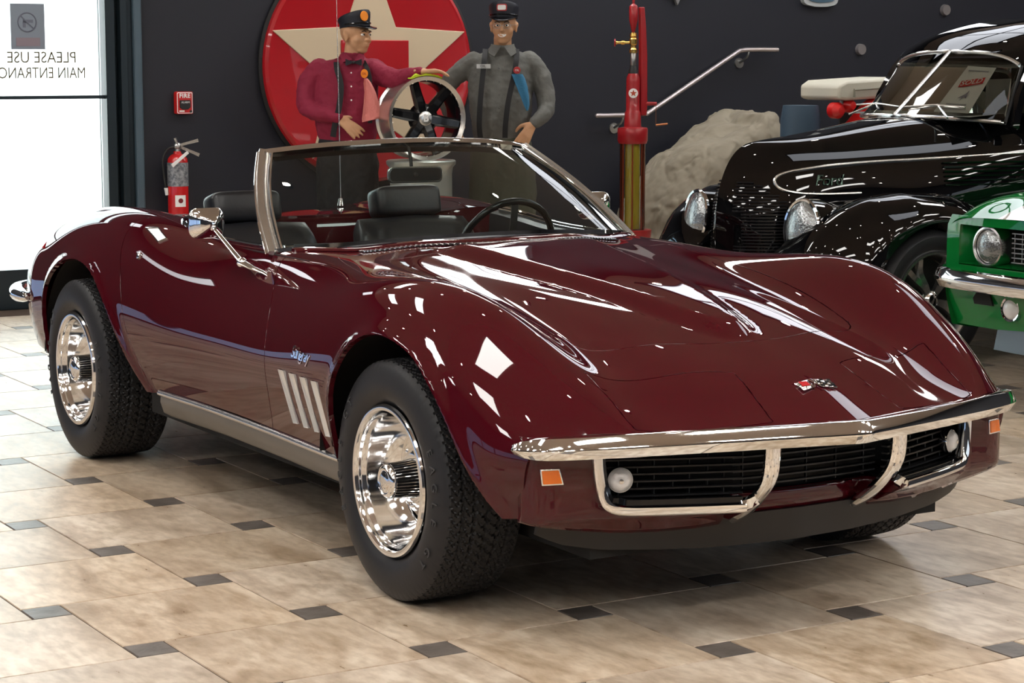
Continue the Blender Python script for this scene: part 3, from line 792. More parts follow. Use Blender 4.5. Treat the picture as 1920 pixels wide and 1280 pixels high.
# ---------------------------------------------------------------- door furniture
for s in (-1, 1):
    dr = door_r if s < 0 else door_l
    hy = .785 if s < 0 else .765; hx = -1.40 if s < 0 else -1.477; hz_ = .944
    g = G(); rings = []
    Mh = Matrix.Translation((hx, s*hy, hz_)) @ Matrix.Rotation(radians(-8*s), 4, 'Z') @ Matrix(((0,0,1,0),(1,0,0,0),(0,1,0,0),(0,0,0,1)))
    for k, (w_, h_, dd) in enumerate([(.020,.016,.044),(.034,.028,.041),(.075,.058,.027),(.110,.082,.012),(.127,.096,.002),(.131,.100,-.004),(.128,.097,-.010)]):
        rings.append([Mh @ Vector((a, b, dd)) for a, b in rrect(w_, h_, min(w_, h_)*.30, 6)])
    g.rings(rings, caps=True); mh = obj('door_mirror', g, P['chrome'], CAR, smooth=50)
    b0 = Vector((-1.175 if s < 0 else -1.25, s*.762, .832)); top_ = Mh @ Vector((0, -.012, .036))
    g = G(); g.sweep([b0, b0.lerp(top_, .5), top_], None, radii=[.0105, .009, .0075], n=12, flat=.7); g.ell(tuple(top_), (.012, .012, .012), 12, 8); g.ell(tuple(b0), (.019, .017, .017), 16, 10)
    obj('mirror_arm', g, P['chrome'], mh)
    g = G(); zf = .808
    g.sweep([b0, b0+Vector((.05, -s*.012, -.013)), b0+Vector((.11, -s*.026, -.024)), b0+Vector((.15, -s*.03, -.034))], None, radii=[.017, .012, .008, .003], n=14, flat=.6)
    obj('mirror_foot', g, P['chrome'], mh)
    # flush handle plate on the shoulder, key lock
    C4 = [(-2.035,.756,.884),(-1.964,.734,.889),(-1.828,.752,.857),(-1.863,.774,.842)]
    o4 = [Vector((x, s*y, z)) for x, y, z in C4]; cc = sum(o4, Vector())/4
    nrm = (o4[2]-o4[0]).cross(o4[3]-o4[1]).normalized(); nrm = nrm if nrm.y*s > 0 else -nrm
    def quad(sc, h): return [cc+(p-cc)*sc+nrm*h for p in o4]
    g = G(); g.rings([quad(1.0, -.004), quad(1.0, .004), quad(.86, .0065), quad(.80, .002)], caps=True); g.mi(1); g.rings([quad(.79, .001), quad(.77, .0035)], caps=True); obj('door_handle', g, [P['chrome'], P['steel']], dr, smooth=30)
    g = G(); Ml = frame((-1.945, s*.815, .796), (1, 0, 0), (0, s*-.4, .9)) if s < 0 else frame((-1.945, s*.815, .796), (-1, 0, 0), (0, -.4, .9))
    g.lathe([(0, .009), (.008, .0085), (.013, .005), (.0135, -.003)], 20, Ml); obj('key_lock', g, P['chrome'], dr)
# fender script and crossed-flag badge
def drop_text(txt, size, x, z, s, shear=.25):
    t = text_mesh(txt, size, .0015, .9, shear, .0006)
    # project on the flank
    out = []
    for (a, b, c_) in t.v:
        xx = x+a*(-s)*-1 if s < 0 else x-a
        zz = z+b
        m = np.argmin((g_[..., 0]-xx)**2+(g_[..., 2]-zz)**2+100*(g_[..., 1]*s < .6)); yv = abs(g_.reshape(-1, 3)[m][1])
        out.append((xx, s*(yv+.0015+c_), zz))
    t.v = out; return t
sm = g_.reshape(-1, 3)
for s in (-1, 1):
    t = G(); sc = text_mesh('Stingray', .052, .0012, .88, .35, .0004)
    cx = -.545; cz = .618
    flank = sm[(sm[:, 1]*s > .6) & (abs(sm[:, 0]+.55) < .2) & (abs(sm[:, 2]-.6) < .12)]
    A_ = np.c_[np.ones(len(flank)), flank[:, 0]+.55, flank[:, 2]-.6, (flank[:, 2]-.6)**2, (flank[:, 0]+.55)**2]
    cf = np.linalg.lstsq(A_, abs(flank[:, 1]), rcond=None)[0]
    vs3 = []
    for a, b, c_ in sc.v:
        xx = cx+(a if s < 0 else -a); zz = cz+b-.02*a
        y_ = cf @ np.array([1, xx+.55, zz-.6, (zz-.6)**2, (xx+.55)**2])
        vs3.append((xx, s*(y_+.0018+c_), zz))
    sc.v = vs3; obj('fender_script', sc, P['chrome'], CAR, smooth=None)
bd = G()
def bz(x): return float(np.interp(x, sm[abs(sm[:, 1]) < .02][:, 0][::-1], sm[abs(sm[:, 1]) < .02][:, 2][::-1]))
tab = sm[(abs(sm[:, 1]) < .013) & (sm[:, 2] > .5)]; tab = tab[np.argsort(tab[:, 0])]
bz = lambda x: float(np.interp(x, tab[:, 0], tab[:, 2]))
bq = bpy.data.objects.new('flag_badge', None); COL.objects.link(bq); bq.parent = CAR; bq.location = (.772, 0, bz(.772)+.002); bq.rotation_euler = (0, radians(23), 0)
def flag(s):
    g = G(); 
    for i in range(4):
        for j in range(2):
            pass
    P0 = [Vector((-.018+.036*v, s*(.010+.045*u+.0), .002+.002*sin(u*6))) + Vector((.010*u, 0, 0)) for v in (0, 1) for u in (0, .5, 1)]
    g.add(P0, [(0, 1, 4, 3), (1, 2, 5, 4)]); return g
obj('badge_flag', flag(-1), P['chrome'], bq, solid=.003)
obj('badge_flag', flag(1), P['chrome'], bq, solid=.003)
g = G()
for i in range(4):
    for j in range(4):
        if (i+j) % 2: g.box((-.0135+.009*i+.010*(.12+.2*j+.1), .015+.0112*j, .0052), (.008, .0105, .0012))
obj('badge_check', g, P['gloss_black'], bq, smooth=None)
g = G(); g.box((.001, -.035, .0052), (.020, .026, .0012)); obj('badge_patch', g, P['amber'] if False else P['redlens'], bq, smooth=None)
g = G(); g.tube([(.020, -.012, .003), (-.018, .008, .004)], .0016, 6); g.tube([(.020, .012, .003), (-.018, -.008, .004)], .0016, 6); obj('badge_staff', g, P['chrome'], bq)
# ---------------------------------------------------------------- tail
g = G(); rings = []
for y in np.linspace(-.70, .70, 29):
    ay = abs(y); x = lerp_tab([(0,-3.62),(.32,-3.60),(.46,-3.56),(.56,-3.52),(.64,-3.48),(.70,-3.44)], ay)
    zt = lerp_tab([(0,.768),(.46,.762),(.545,.742),(.645,.675),(.70,.60)], ay)
    rings.append([(x, y, zt), (x+.03, y, zt-.03*(zt-.38)/.38), (x+.05, y, .56 if zt > .6 else zt*.95), (x+.03, y, .45), (x+.06, y, .38)])
g.rings(rings, closed=False); obj('tail_panel', g, P['paint'], CAR, smooth=60, solid=.004)
g = G(); rings = []
for y in np.linspace(-.5, .5, 15):
    x = -3.615+.12*(abs(y)/.5)**2.5
    rings.append([(x+.06, y, .772), (x-.01, y, .796), (x-.022, y, .794), (x-.012, y, .768)])
g.rings(rings, caps=True); obj('tail_lip', g, P['paint'], CAR)
for s in (-1, 1):
    for y in (.33, .53):
        x = lerp_tab([(0,-3.62),(.32,-3.60),(.46,-3.56),(.56,-3.52)], y)+.03
        g = G(); M = Matrix.Translation((x, s*y, .64)) @ Matrix.Rotation(-pi/2, 4, 'Y'); g.lathe([(0, .02), (.03, .018), (.048, .008), (.055, .0), (.055, -.02)], 28, M); obj('tail_lamp', g, P['redlens'], CAR)
    # wrap-round bumper
    pth = cr([(-3.60, s*.25, .530), (-3.63, s*.42, .530), (-3.62, s*.56, .530), (-3.57, s*.67, .531), (-3.50, s*.745, .532), (-3.42, s*.790, .533), (-3.30, s*.820, .534), (-3.15, s*.835, .534)], 5); n = len(pth)
    g = G(); g.sweep(pth, None, radii=[.034*(1-.75*(abs(2*i/(n-1)-1))**6) for i in range(n)], n=16, flat=1.0, up=[(0, 0, 1)]*n)
    obj('rear_bumper', g, P['chrome'], CAR)
    # red rear side marker
    m_ = sm[sm[:, 1]*s > .4]; i_ = np.argmin((m_[:, 0]+3.04)**2+(m_[:, 2]-.755)**2); cp_ = m_[i_]; cx_ = m_[np.argmin((m_[:, 0]+2.94)**2+(m_[:, 2]-cp_[2])**2)]; cz_ = m_[np.argmin((m_[:, 0]-cp_[0])**2+(m_[:, 2]-cp_[2]-.06)**2)]
    u_ = Vector(cx_-cp_); v_ = Vector(cz_-cp_); M = frame(tuple(cp_), u_, v_)
    if (M.to_3x3() @ Vector((0, 0, 1))).y*s < 0: M = M @ Matrix.Rotation(pi, 4, 'Y')
    g = G(); g.prism(rrect(.080, .036, .004), .006, M @ Matrix.Translation((0, 0, -.003))); obj('rear_side_marker', g, P['redlens'], CAR)
# lid trim pins, fuel filler, aerial
g = G(); g.cyl((-2.86, .41, .875), (-2.86, .41, .905), .014, .008, 16); an = obj('radio_antenna', g, P['chrome'], CAR)
g = G(); g.cyl((-2.86, .41, .90), (-2.90, .42, 1.72), .0022, .0012, 8); g.ell((-2.90, .42, 1.722), (.004, .004, .004), 8, 6); obj('antenna_mast', g, P['chrome2'], an)
for y in (-.46, -.40):
    g = G(); g.rbox((-2.235, y, topz(-2.235, y)+.006), (.05, .022, .010), .008); obj('lid_latch', g, P['chrome'], CAR)

M_['headlens'] = mat('ribbed_glass', (.30, .32, .33), .12, .75, coat=1, bump=(55, .5))
M_['grille_black'] = mat('grille_black', (.012, .012, .013), .18)
M_['badge_green'] = mat('badge_green', (.10, .16, .13), .25, .8)
M_['smoke_glass'] = glass_mat('smoked_glass', (.30, .30, .25), 1.5)
M_['rod_interior'] = mat('dark_olive_trim', (.05, .05, .035), .6)

M_['rod_glass'] = glass_mat('coupe_glass', (.58, .58, .52), 1.38)

# ================================================================== BLACK STREET ROD
def place_world(xc, yc, ang):                # local X forward, Y left
    return Matrix.Translation((xc, yc, 0)) @ Matrix.Rotation(radians(ang), 4, 'Z')
BLK = mat('black_lacquer', (.0025, .0025, .003), .3, coat=1, spec=0)
ROD = thing('vintage_coupe', 'glossy black vintage coupe with a SOLD sheet behind its windshield', 'car', (-3.4, 3.41, 0), radians(-90))
def tensor(C, nu, nv):
    C = np.array(C, float)
    ds = np.linalg.norm(np.diff(C, axis=0), axis=2).mean(1); s = np.r_[0, np.cumsum(ds)]
    S = nspl(s, C, np.linspace(0, s[-1], nu))
    dt = np.linalg.norm(np.diff(C, axis=1), axis=2).mean(0); t = np.r_[0, np.cumsum(dt)]
    return nspl(t, S.transpose(1, 0, 2), np.linspace(0, t[-1], nv)).transpose(1, 0, 2)
def both(A):
    B = A*[1, -1, 1]; return A, B
RODB = [
[(.44,0,1.075),(.555,0,1.045),(.635,0,.960),(.685,0,.830),(.700,0,.660),(.695,0,.420)],
[(.36,.03,1.083),(.49,.07,1.040),(.57,.085,.945),(.62,.095,.810),(.635,.11,.650),(.63,.12,.420)],
[(.20,.05,1.095),(.32,.15,1.050),(.38,.20,.940),(.42,.225,.800),(.44,.24,.640),(.44,.25,.420)],
[(-.05,.05,1.130),(.02,.19,1.085),(.05,.275,.970),(.06,.31,.820),(.06,.33,.640),(.06,.34,.420)],
[(-.40,.05,1.182),(-.38,.26,1.140),(-.36,.38,1.020),(-.35,.43,.860),(-.34,.45,.640),(-.34,.46,.400)],
[(-.80,.05,1.200),(-.82,.34,1.168),(-.84,.50,1.070),(-.85,.545,.900),(-.86,.56,.640),(-.86,.56,.340)],
[(-1.50,.05,1.16),(-1.50,.42,1.14),(-1.50,.62,1.060),(-1.50,.67,.900),(-1.50,.69,.640),(-1.50,.69,.340)],
[(-2.60,.05,1.13),(-2.60,.40,1.12),(-2.60,.62,1.040),(-2.60,.70,.880),(-2.60,.72,.640),(-2.60,.72,.380)],
[(-3.50,.05,.95),(-3.50,.30,.93),(-3.50,.46,.87),(-3.50,.52,.78),(-3.50,.54,.640),(-3.50,.54,.420)],
[(-3.85,.05,.62),(-3.85,.22,.61),(-3.85,.34,.58),(-3.85,.38,.54),(-3.84,.40,.48),(-3.82,.40,.420)]]
RB = tensor(RODB, 120, 44)
g = G()
cl = RB.copy()
top0 = RB[:, :1].copy(); top0[:, :, 1] = 0
full_ = np.concatenate([RB[:, ::-1]*[1, -1, 1], top0, RB], 1)
g.grid(full_); obj('body_shell', g, BLK, ROD, smooth=50)
# fenders
def fender(xs, cy, inner, outer, ztop, zbot, wc, wr, s):
    rings = []
    for X in xs:
        zt = float(np.interp(X, *ztop)); zb = float(np.interp(X, *zbot)); w = wc(X)
        arch = .335+math.sqrt(max(0, wr**2-(X-cy)**2)) if abs(X-cy) < wr else 0
        lo = max(zb, arch-.0); lo = min(lo, zt-.04)
        r = []
        for k in range(17):
            a = pi*k/16; 
            if a <= pi/2: y = inner(X)+(w-inner(X))*(1-cos(a)); z = zt-(zt-.50 if zt > .55 else .05)*(1-sin(a))*.8
            else: y = w+(outer(X)-w)*(-cos(a)) ; z = lo+(zt-lo)*sin(a)
            r.append((X, s*y, z))
        r.append((X, s*(outer(X)-.025), lo+.002))
        rings.append(r)
    g = G(); g.rings(rings, closed=False); return g
FZ = ([-.95,-.70,-.50,-.35,-.18,.09,.27,.42,.52,.60,.66],[.40,.50,.66,.775,.825,.838,.815,.755,.69,.58,.44])
FB = ([-.95,-.5,.5,.66],[.34,.34,.36,.38])
RZ = ([-3.95,-3.8,-3.5,-3.2,-2.9,-2.6,-2.3,-2.1],[.42,.62,.80,.86,.87,.82,.66,.42])
for s in (1, -1):
    xs = list(np.linspace(-.95, .60, 50))+[.62, .635, .645, .652]
    def wc(X): return .62-.05*max(0, (X-.3)/.35)**2
    def outer(X): return .85-.23*max(0, (X-.15)/.5)**2.2 if X > .15 else .85
    def inner(X): return .30 if X > -.3 else .45
    obj('front_fender', fender(xs, 0, inner, outer, FZ, FB, wc, .375, s), BLK, ROD, smooth=60, fix=False, solid=.006)
    xs = list(np.linspace(-3.95, -2.1, 40))
    obj('rear_fender', fender(xs, -2.85, lambda X: .45, lambda X: .85-.15*max(0, (-3.3-X)/.65)**2, RZ, ([-3.95,-2.1],[.36,.34]), lambda X: .66, .37, s), BLK, ROD, smooth=60, fix=False, solid=.006)
    g = G(); g.rbox((-1.52, s*.74, .36), (1.25, .2, .05), .02); obj('running_board', g, BLK, ROD)
    # headlamp pod, chrome rim and tall ribbed lens
    hx, hy, hz_ = .515, s*.435, .675
    M = Matrix.Translation((hx, hy, hz_)) @ Matrix.Rotation(s*radians(6), 4, 'Z') @ Matrix.Rotation(radians(90-6), 4, 'Y')
    g = G(); g.lathe([(0, .036), (.03, .034), (.06, .026), (.085, .012), (.096, 0)], 32, M @ Matrix.Diagonal((1.34, 1.10, 1, 1)))
    ln = obj('headlamp_lens', g, M_['headlens'], ROD)
    g = G(); g.lathe([(.096, .004), (.104, .006), (.108, -.004), (.104, -.02)], 32, M @ Matrix.Diagonal((1.34, 1.10, 1, 1))); obj('headlamp_rim', g, P['chrome'], ROD)
    g = G(); g.lathe([(.104, -.015), (.108, -.10), (.09, -.25), (.05, -.42), (.0, -.55)], 32, M @ Matrix.Diagonal((1.34, 1.10, 1, 1))); obj('headlamp_pod', g, BLK, ROD)
    # grille louvres on each side of the prow
    g = G()
    nrow, ncol = RB.shape[:2]
    for k in range(30):
        z = .46+.0155*k
        pl = []
        for i in range(2, 34):
            col_ = RB[i]; zz = col_[:, 2]
            j = np.argmin(abs(zz-z)); p = col_[j]
            lim = .40+.35*max(0, (z-.78))/.15*.6
            if p[0] < lim or p[0] > .655: continue
            pl.append((p[0]+.004, s*(p[1]+.006), z))
        if len(pl) > 2: g.sweep(pl, [(-.004,-.0035),(.004,-.0035),(.004,.0035),(-.004,.0035)], up=[(0, 0, 1)]*len(pl))
    obj('grille', g, M_['grille_black'], ROD, smooth=None, fix=False)
def rb_at(X, Z):                              # body half-width at a station and height
    d = (RB[..., 0]-X)**2+(RB[..., 2]-Z)**2; i = np.unravel_index(np.argmin(d), d.shape); return RB[i][1]
for s in (1, -1):
    tp = [(-.95,1.015),(-.40,.988),(-.02,.972),(.25,.952),(.42,.925),(.475,.89),(.46,.85),(.38,.828),(.24,.820),(.05,.822)]
    pts = cr([(x, s*(rb_at(x, z)+.004), z) for x, z in tp], 5)
    g = G(); g.tube(pts, .0075, 8); obj('side_trim', g, P['chrome2'], ROD)
    g = G()
    for k in range(6):
        z = .965-.022*k
        g.sweep([(x, s*(rb_at(x, z)+.006), z) for x in np.linspace(-.86, -.38, 8)], [(-.004,-.004),(.006,0),(-.004,.004)], up=(0, 0, 1))
    obj('hood_louvre', g, BLK, ROD, smooth=None)
    g = text_mesh('Ford', .075, .0015, 1, .35); v = []
    for a, b, c_ in g.v:
        X = .22-s*a*1.0 if s > 0 else .22+a; Z = .885+b; v.append((X, s*(rb_at(X, Z)+.006+c_), Z))
    g.v = v; obj('script_badge', g, M_['badge_green'], ROD, smooth=None)
    g = G(); pts = cr([(.0, s*.16, 1.112), (-.35, s*.20, 1.165)], 4)
# greenhouse
def gh(X, zt, ye, ztop_drop, yb, zb):
    return [(X, 0, zt), (X, ye*.5, zt-.012), (X, ye*.82, zt-ztop_drop*.45), (X, ye, zt-ztop_drop), (X-.0, ye+(yb-ye)*.12, zt-ztop_drop-.04)]
RF = [[(-.785,0,1.520),(-.79,.15,1.518),(-.80,.28,1.508),(-.82,.40,1.485),(-.84,.485,1.435)], gh(-.88,1.585,.50,.10,.6,1.1), gh(-1.05,1.650,.53,.14,.6,1.1), gh(-1.4,1.70,.56,.17,.6,1.1), gh(-2.0,1.70,.55,.17,.6,1.1), gh(-2.5,1.60,.52,.17,.6,1.1), gh(-2.9,1.40,.46,.15,.6,1.1), gh(-3.2,1.15,.38,.10,.6,1.1)]
R_ = tensor(RF, 60, 20)
g = G(); t0_ = R_[:, :1].copy(); g.grid(np.concatenate([R_[:, :0:-1]*[1, -1, 1], R_], 1)); obj('roof', g, BLK, ROD, smooth=60)
wsb = [(-.42,0,1.186),(-.43,.16,1.185),(-.48,.32,1.180),(-.58,.44,1.172),(-.70,.515,1.160)]
wst = [(-.79,0,1.515),(-.80,.15,1.512),(-.81,.28,1.502),(-.825,.39,1.480),(-.84,.475,1.440)]
def fl2(T, k=4):
    q = cr(T, k); return q+[Vector((p.x, -p.y, p.z)) for p in q[-2::-1]]
a, b = fl2(wsb), fl2(wst)
g = G(); g.rings([[p.lerp(q, f) for f in np.linspace(0, 1, 6)] for p, q in zip(a, b)], closed=False); obj('windshield', g, M_['rod_glass'], ROD, smooth=60)
loop = a+[a[-1].lerp(b[-1], f) for f in (.2, .4, .6, .8)]+b[::-1]+[b[0].lerp(a[0], f) for f in (.2, .4, .6, .8)]
g = G(); g.tube(loop, .011, 8, closed=True); obj('windshield_frame', g, P['chrome2'], ROD)
mid = len(a)//2; g = G(); g.tube([a[mid], b[mid]], .008, 8); obj('windshield_divider', g, P['black'], ROD)
for s in (1, -1):
    sg = [(-.86,.57,1.12),(-.97,.50,1.40),(-1.15,.545,1.47),(-1.75,.555,1.47),(-1.85,.64,1.12)]
    g = G(); g.add([(x, s*y, z) for x, y, z in sg], [(0, 1, 2, 3, 4)]); obj('side_window', g, M_['smoke_glass'], ROD, smooth=None)
    g = G(); g.tube([(x, s*(y+.003), z) for x, y, z in sg], .012, 8, closed=True); obj('window_surround', g, BLK, ROD)
    g = G(); g.sweep([(-.73, s*.53, 1.13), (-.78, s*.515, 1.28), (-.86, s*.495, 1.42), (-.95, s*.50, 1.50)], [(-.03,-.02),(.03,-.02),(.03,.02),(-.03,.02)], up=(1, 0, 0)); obj('front_pillar', g, BLK, ROD)
    g = G(); g.add([(-1.85, s*.64, 1.10), (-1.80, s*.56, 1.50), (-2.5, s*.52, 1.45), (-3.2, s*.40, 1.06), (-2.6, s*.60, 1.06)], [(0, 1, 2, 3, 4)]); obj('quarter_panel', g, BLK, ROD, smooth=None)
    # wipers
    y0 = s*.20; 
    g = G(); g.tube([(-.42, y0*1.9+.02, 1.185), (-.50, y0*1.2, 1.245), (-.46, y0*.6-.05, 1.215)], .006, 6); g.tube([(-.52, y0*2.1, 1.235), (-.49, y0*1.1, 1.245), (-.47, y0*.1, 1.232)], .005, 6); obj('wiper', g, P['chrome2'], ROD)
# interior
g = G(); g.rings([[(x, y, z+.006) for y in np.linspace(-.48, .48, 9)] for x, z in ((-.50, 1.183), (-.70, 1.196), (-.85, 1.20), (-1.2, 1.19), (-1.7, 1.17), (-2.5, 1.145))], closed=False); g.rbox((-1.75, .28, 1.15), (.18, .45, .55), .06); g.rbox((-1.75, -.28, 1.15), (.18, .45, .55), .06); obj('seats', g, M_['rod_interior'], ROD)
g = G(); Mq = Matrix.Translation((-.93, .28, 1.20)) @ Matrix.Rotation(radians(-65), 4, 'Y'); g.tube([Mq @ Vector((.19*cos(t), .19*sin(t), 0)) for t in np.linspace(0, 2*pi, 40, endpoint=False)], .012, 8, closed=True); obj('steering_wheel', g, P['black'], ROD)
g = G(); g.box((-1.5, 0, .36), (4.2, .9, .2)); obj('underbody', g, P['dark'], ROD)
g = G(); pts = cr([(.40, -.78, .46), (.62, -.66, .45), (.76, -.40, .44), (.80, 0, .44), (.76, .40, .44), (.62, .66, .45), (.40, .78, .46)], 5)
g.sweep(pts, [(-.012,-.05),(.012,-.045),(.02,0),(.012,.045),(-.012,.05)], up=[(0, 0, 1)]*len(pts)); obj('front_bumper', g, BLK, ROD)
def simple_wheel(parent, X, s, Y, R=.335, rim=.235, spokes=5, style='rod'):
    W_ = bpy.data.objects.new('wheel', None); COL.objects.link(W_); W_.parent = parent
    W_.matrix_local = Matrix.Translation((X, s*Y, R)) @ Matrix.Rotation(-s*pi/2, 4, 'X')
    key = style+'%g' % R
    if key in CACHE:
        for o in CACHE[key]: copy_tree(o, W_)
        return W_
    L = []
    g = G(); g.lathe([(rim-.005, .095), (rim+.01, .108), (rim+.04, .118), (R-.03, .115), (R-.008, .095), (R, .06), (R, -.06), (R-.01, -.10), (rim, -.10)], 64); L.append(obj('tyre', g, P['rubber'], W_))
    g = G(); g.lathe([(rim, .095), (rim-.004, .108), (rim-.014, .108), (rim-.022, .09), (rim-.035, .02), (rim-.04, -.08)], 64); L.append(obj('rim', g, P['chrome2'], W_))
    g = G()
    for k in range(spokes):
        a = 2*pi*k/spokes+.3
        for sd_ in (-1, 1):
            da = sd_*.16
            pth = cr([(.035*cos(a), .035*sin(a), .075), (.09*cos(a+da*.5), .09*sin(a+da*.5), .078), (.15*cos(a+da*.9), .15*sin(a+da*.9), .068), ((rim-.02)*cos(a+da*1.3), (rim-.02)*sin(a+da*1.3), .085)], 4)
            g.sweep(pth, [(-.017,-.012),(.017,-.012),(.014,.010),(-.014,.010)], up=[(0, 0, 1)]*len(pth))
    L.append(obj('spoke', g, P['chrome2'], W_, smooth=40))
    g = G(); g.lathe([(0, .098), (.03, .096), (.042, .086), (.05, .06), (.055, .03)], 24); L.append(obj('hub_cap', g, P['chrome'], W_))
    g = G(); g.lathe([(0, .0), (rim-.04, .0)], 32); L.append(obj('brake_disc', g, P['dark'], W_, fix=False))
    CACHE[key] = L; return W_
for X in (0, -2.85):
    for s in (1, -1): simple_wheel(ROD, X, s, .71)
# SOLD sheet standing inside the windshield
def sheet_frame(tl, tr, br, bl):
    tl, tr, br, bl = map(Vector, (tl, tr, br, bl)); return tl, tr, br, bl
SQ = [(-.755,.175,1.440),(-.770,.365,1.430),(-.575,.385,1.205),(-.505,.205,1.212)]
tl_, tr_, br_, bl_ = [Vector(p) for p in SQ]
nrm_ = (tr_-tl_).cross(bl_-tl_).normalized(); nrm_ = nrm_ if nrm_.x > 0 else -nrm_
def onsheet(u, v, h=0): return (tl_.lerp(tr_, u)).lerp(bl_.lerp(br_, u), v)+nrm_*h
SH = thing('sold_sheet', 'white paper sheet printed SOLD in a red box, behind the black car windshield', 'sign'); SH.matrix_world = ROD.matrix_basis
SH.location = (-3.4, 3.41, 0); SH.rotation_euler = (0, 0, radians(-90))
g = G(); g.add([onsheet(0, 0), onsheet(1, 0), onsheet(1, 1), onsheet(0, 1)], [(0, 1, 2, 3)]); obj('paper', g, M_['white'], SH, smooth=None, solid=.001, fix=False)
g = G(); g.add([onsheet(.17, .33, .002), onsheet(.86, .22, .002), onsheet(.88, .36, .002), onsheet(.19, .47, .002)], [(0, 1, 2, 3)]); obj('red_box', g, mat('red_print', (.55, .02, .015), .6), SH, smooth=None, fix=False)
def sheettext(txt, size, u0, v0, du, dv, h, m, name, sp=1):
    t = text_mesh(txt, size, .0, sp, 0, .0006); xs = [p[0] for p in t.v]; w = max(xs)-min(xs); v = []
    for a, b, c_ in t.v: v.append(onsheet(u0+a/w*du, v0-b/w*du*.62+a/w*dv, h))
    t.v = v; obj(name, t, m, SH, smooth=None, fix=False)
sheettext('SOLD', .05, .525, .345, .60, -.10, .004, M_['white'], 'sold_lettering')
MGy = mat('grey_print', (.25, .24, .30), .7)
for v, w in ((.10, .7), (.83, .6), (.93, .75)):
    g = G(); 
    for k in range(14): g.add([onsheet(.5-w/2+w*k/14, v-.012, .002), onsheet(.5-w/2+w*(k+.7)/14, v-.012, .002), onsheet(.5-w/2+w*(k+.7)/14, v+.012, .002), onsheet(.5-w/2+w*k/14, v+.012, .002)], [(0, 1, 2, 3)])
    obj('print_line', g, MGy, SH, smooth=None, fix=False)['kind'] = 'stuff'
g = G(); g.add([onsheet(u, v, .002) for u, v in ((.62,.52),(.56,.60),(.40,.70),(.52,.68),(.50,.76),(.58,.66),(.66,.70))], [(0, 1, 2, 3, 4, 5, 6)]); obj('printed_mark', g, MGy, SH, smooth=None, fix=False)
g = G(); g.add([(-.875,-.395,1.19),(-.79,-.43,1.185),(-.80,-.44,1.235),(-.86,-.40,1.24)], [(0, 1, 2, 3)])
g = G(); M = Matrix.Translation((-.745, -.46, 1.205)) @ Matrix.Rotation(radians(-45), 4, 'Z') @ Matrix.Rotation(radians(60), 4, 'Y'); g.lathe([(0, .003), (.026, .003), (.026, 0)], 20, M); obj('inspection_sticker', g, mat('yellow_green', (.35, .38, .03), .6), ROD)

# ================================================================== GREEN COUPE
GRN = mat('green_paint', (.004, .165, .030), .4, coat=1, spec=0)
def stripe_mat():
    m = mat('green_paint_with_white_stripes', (.004, .165, .030), .4, coat=1, spec=0); nt = m.node_tree; b = nt.nodes['Principled BSDF']
    tc = nt.nodes.new('ShaderNodeTexCoord'); sx = nt.nodes.new('ShaderNodeSeparateXYZ'); nt.links.new(tc.outputs['Object'], sx.inputs[0])
    ab = nt.nodes.new('ShaderNodeMath'); ab.operation = 'ABSOLUTE'; nt.links.new(sx.outputs['Y'], ab.inputs[0])
    c1 = nt.nodes.new('ShaderNodeMath'); c1.operation = 'COMPARE'; nt.links.new(ab.outputs[0], c1.inputs[0]); c1.inputs[1].default_value = .38; c1.inputs[2].default_value = .19
    c2 = nt.nodes.new('ShaderNodeMath'); c2.operation = 'GREATER_THAN'; nt.links.new(sx.outputs['Z'], c2.inputs[0]); c2.inputs[1].default_value = .765
    mu = nt.nodes.new('ShaderNodeMath'); mu.operation = 'MULTIPLY'; nt.links.new(c1.outputs[0], mu.inputs[0]); nt.links.new(c2.outputs[0], mu.inputs[1])
    mx = nt.nodes.new('ShaderNodeMix'); mx.data_type = 'RGBA'; nt.links.new(mu.outputs[0], mx.inputs['Factor']); mx.inputs['A'].default_value = (.004, .165, .030, 1); mx.inputs['B'].default_value = (.62, .60, .55, 1)
    nt.links.new(mx.outputs['Result'], b.inputs['Base Color']); return m
CAM_ = thing('muscle_car', 'bright green muscle car with white hood stripes at the right edge', 'car', (-1.185, 3.02, 0), radians(272))
CB = [
[(.00,.02,.795),(.00,.35,.795),(-.015,.62,.790),(-.03,.80,.780),(-.055,.895,.745),(-.06,.925,.60),(-.06,.925,.45),(-.08,.90,.30)],
[(-.12,.02,.835),(-.12,.35,.835),(-.13,.62,.835),(-.14,.80,.835),(-.16,.905,.785),(-.16,.94,.62),(-.16,.94,.45),(-.18,.91,.28)],
[(-.40,.02,.885),(-.40,.35,.885),(-.40,.60,.878),(-.40,.79,.885),(-.42,.915,.82),(-.42,.955,.64),(-.42,.95,.45),(-.44,.92,.26)],
[(-.90,.02,.945),(-.90,.35,.935),(-.90,.60,.925),(-.90,.79,.93),(-.90,.915,.86),(-.90,.955,.66),(-.90,.95,.45),(-.90,.92,.26)],
[(-1.45,.02,.985),(-1.45,.35,.98),(-1.45,.60,.965),(-1.45,.78,.95),(-1.45,.89,.87),(-1.45,.94,.66),(-1.45,.93,.45),(-1.45,.90,.24)],
[(-2.6,.02,.99),(-2.6,.35,.985),(-2.6,.60,.975),(-2.6,.77,.95),(-2.6,.88,.87),(-2.6,.94,.66),(-2.6,.93,.45),(-2.6,.90,.24)],
[(-3.7,.02,.98),(-3.7,.35,.975),(-3.7,.60,.965),(-3.7,.77,.94),(-3.7,.90,.86),(-3.7,.95,.66),(-3.7,.94,.45),(-3.7,.90,.28)],
[(-4.60,.02,.88),(-4.60,.35,.88),(-4.60,.60,.87),(-4.58,.72,.85),(-4.56,.82,.78),(-4.55,.86,.62),(-4.55,.85,.48),(-4.55,.83,.35)]]
T_ = tensor(CB, 140, 60)
g = G()
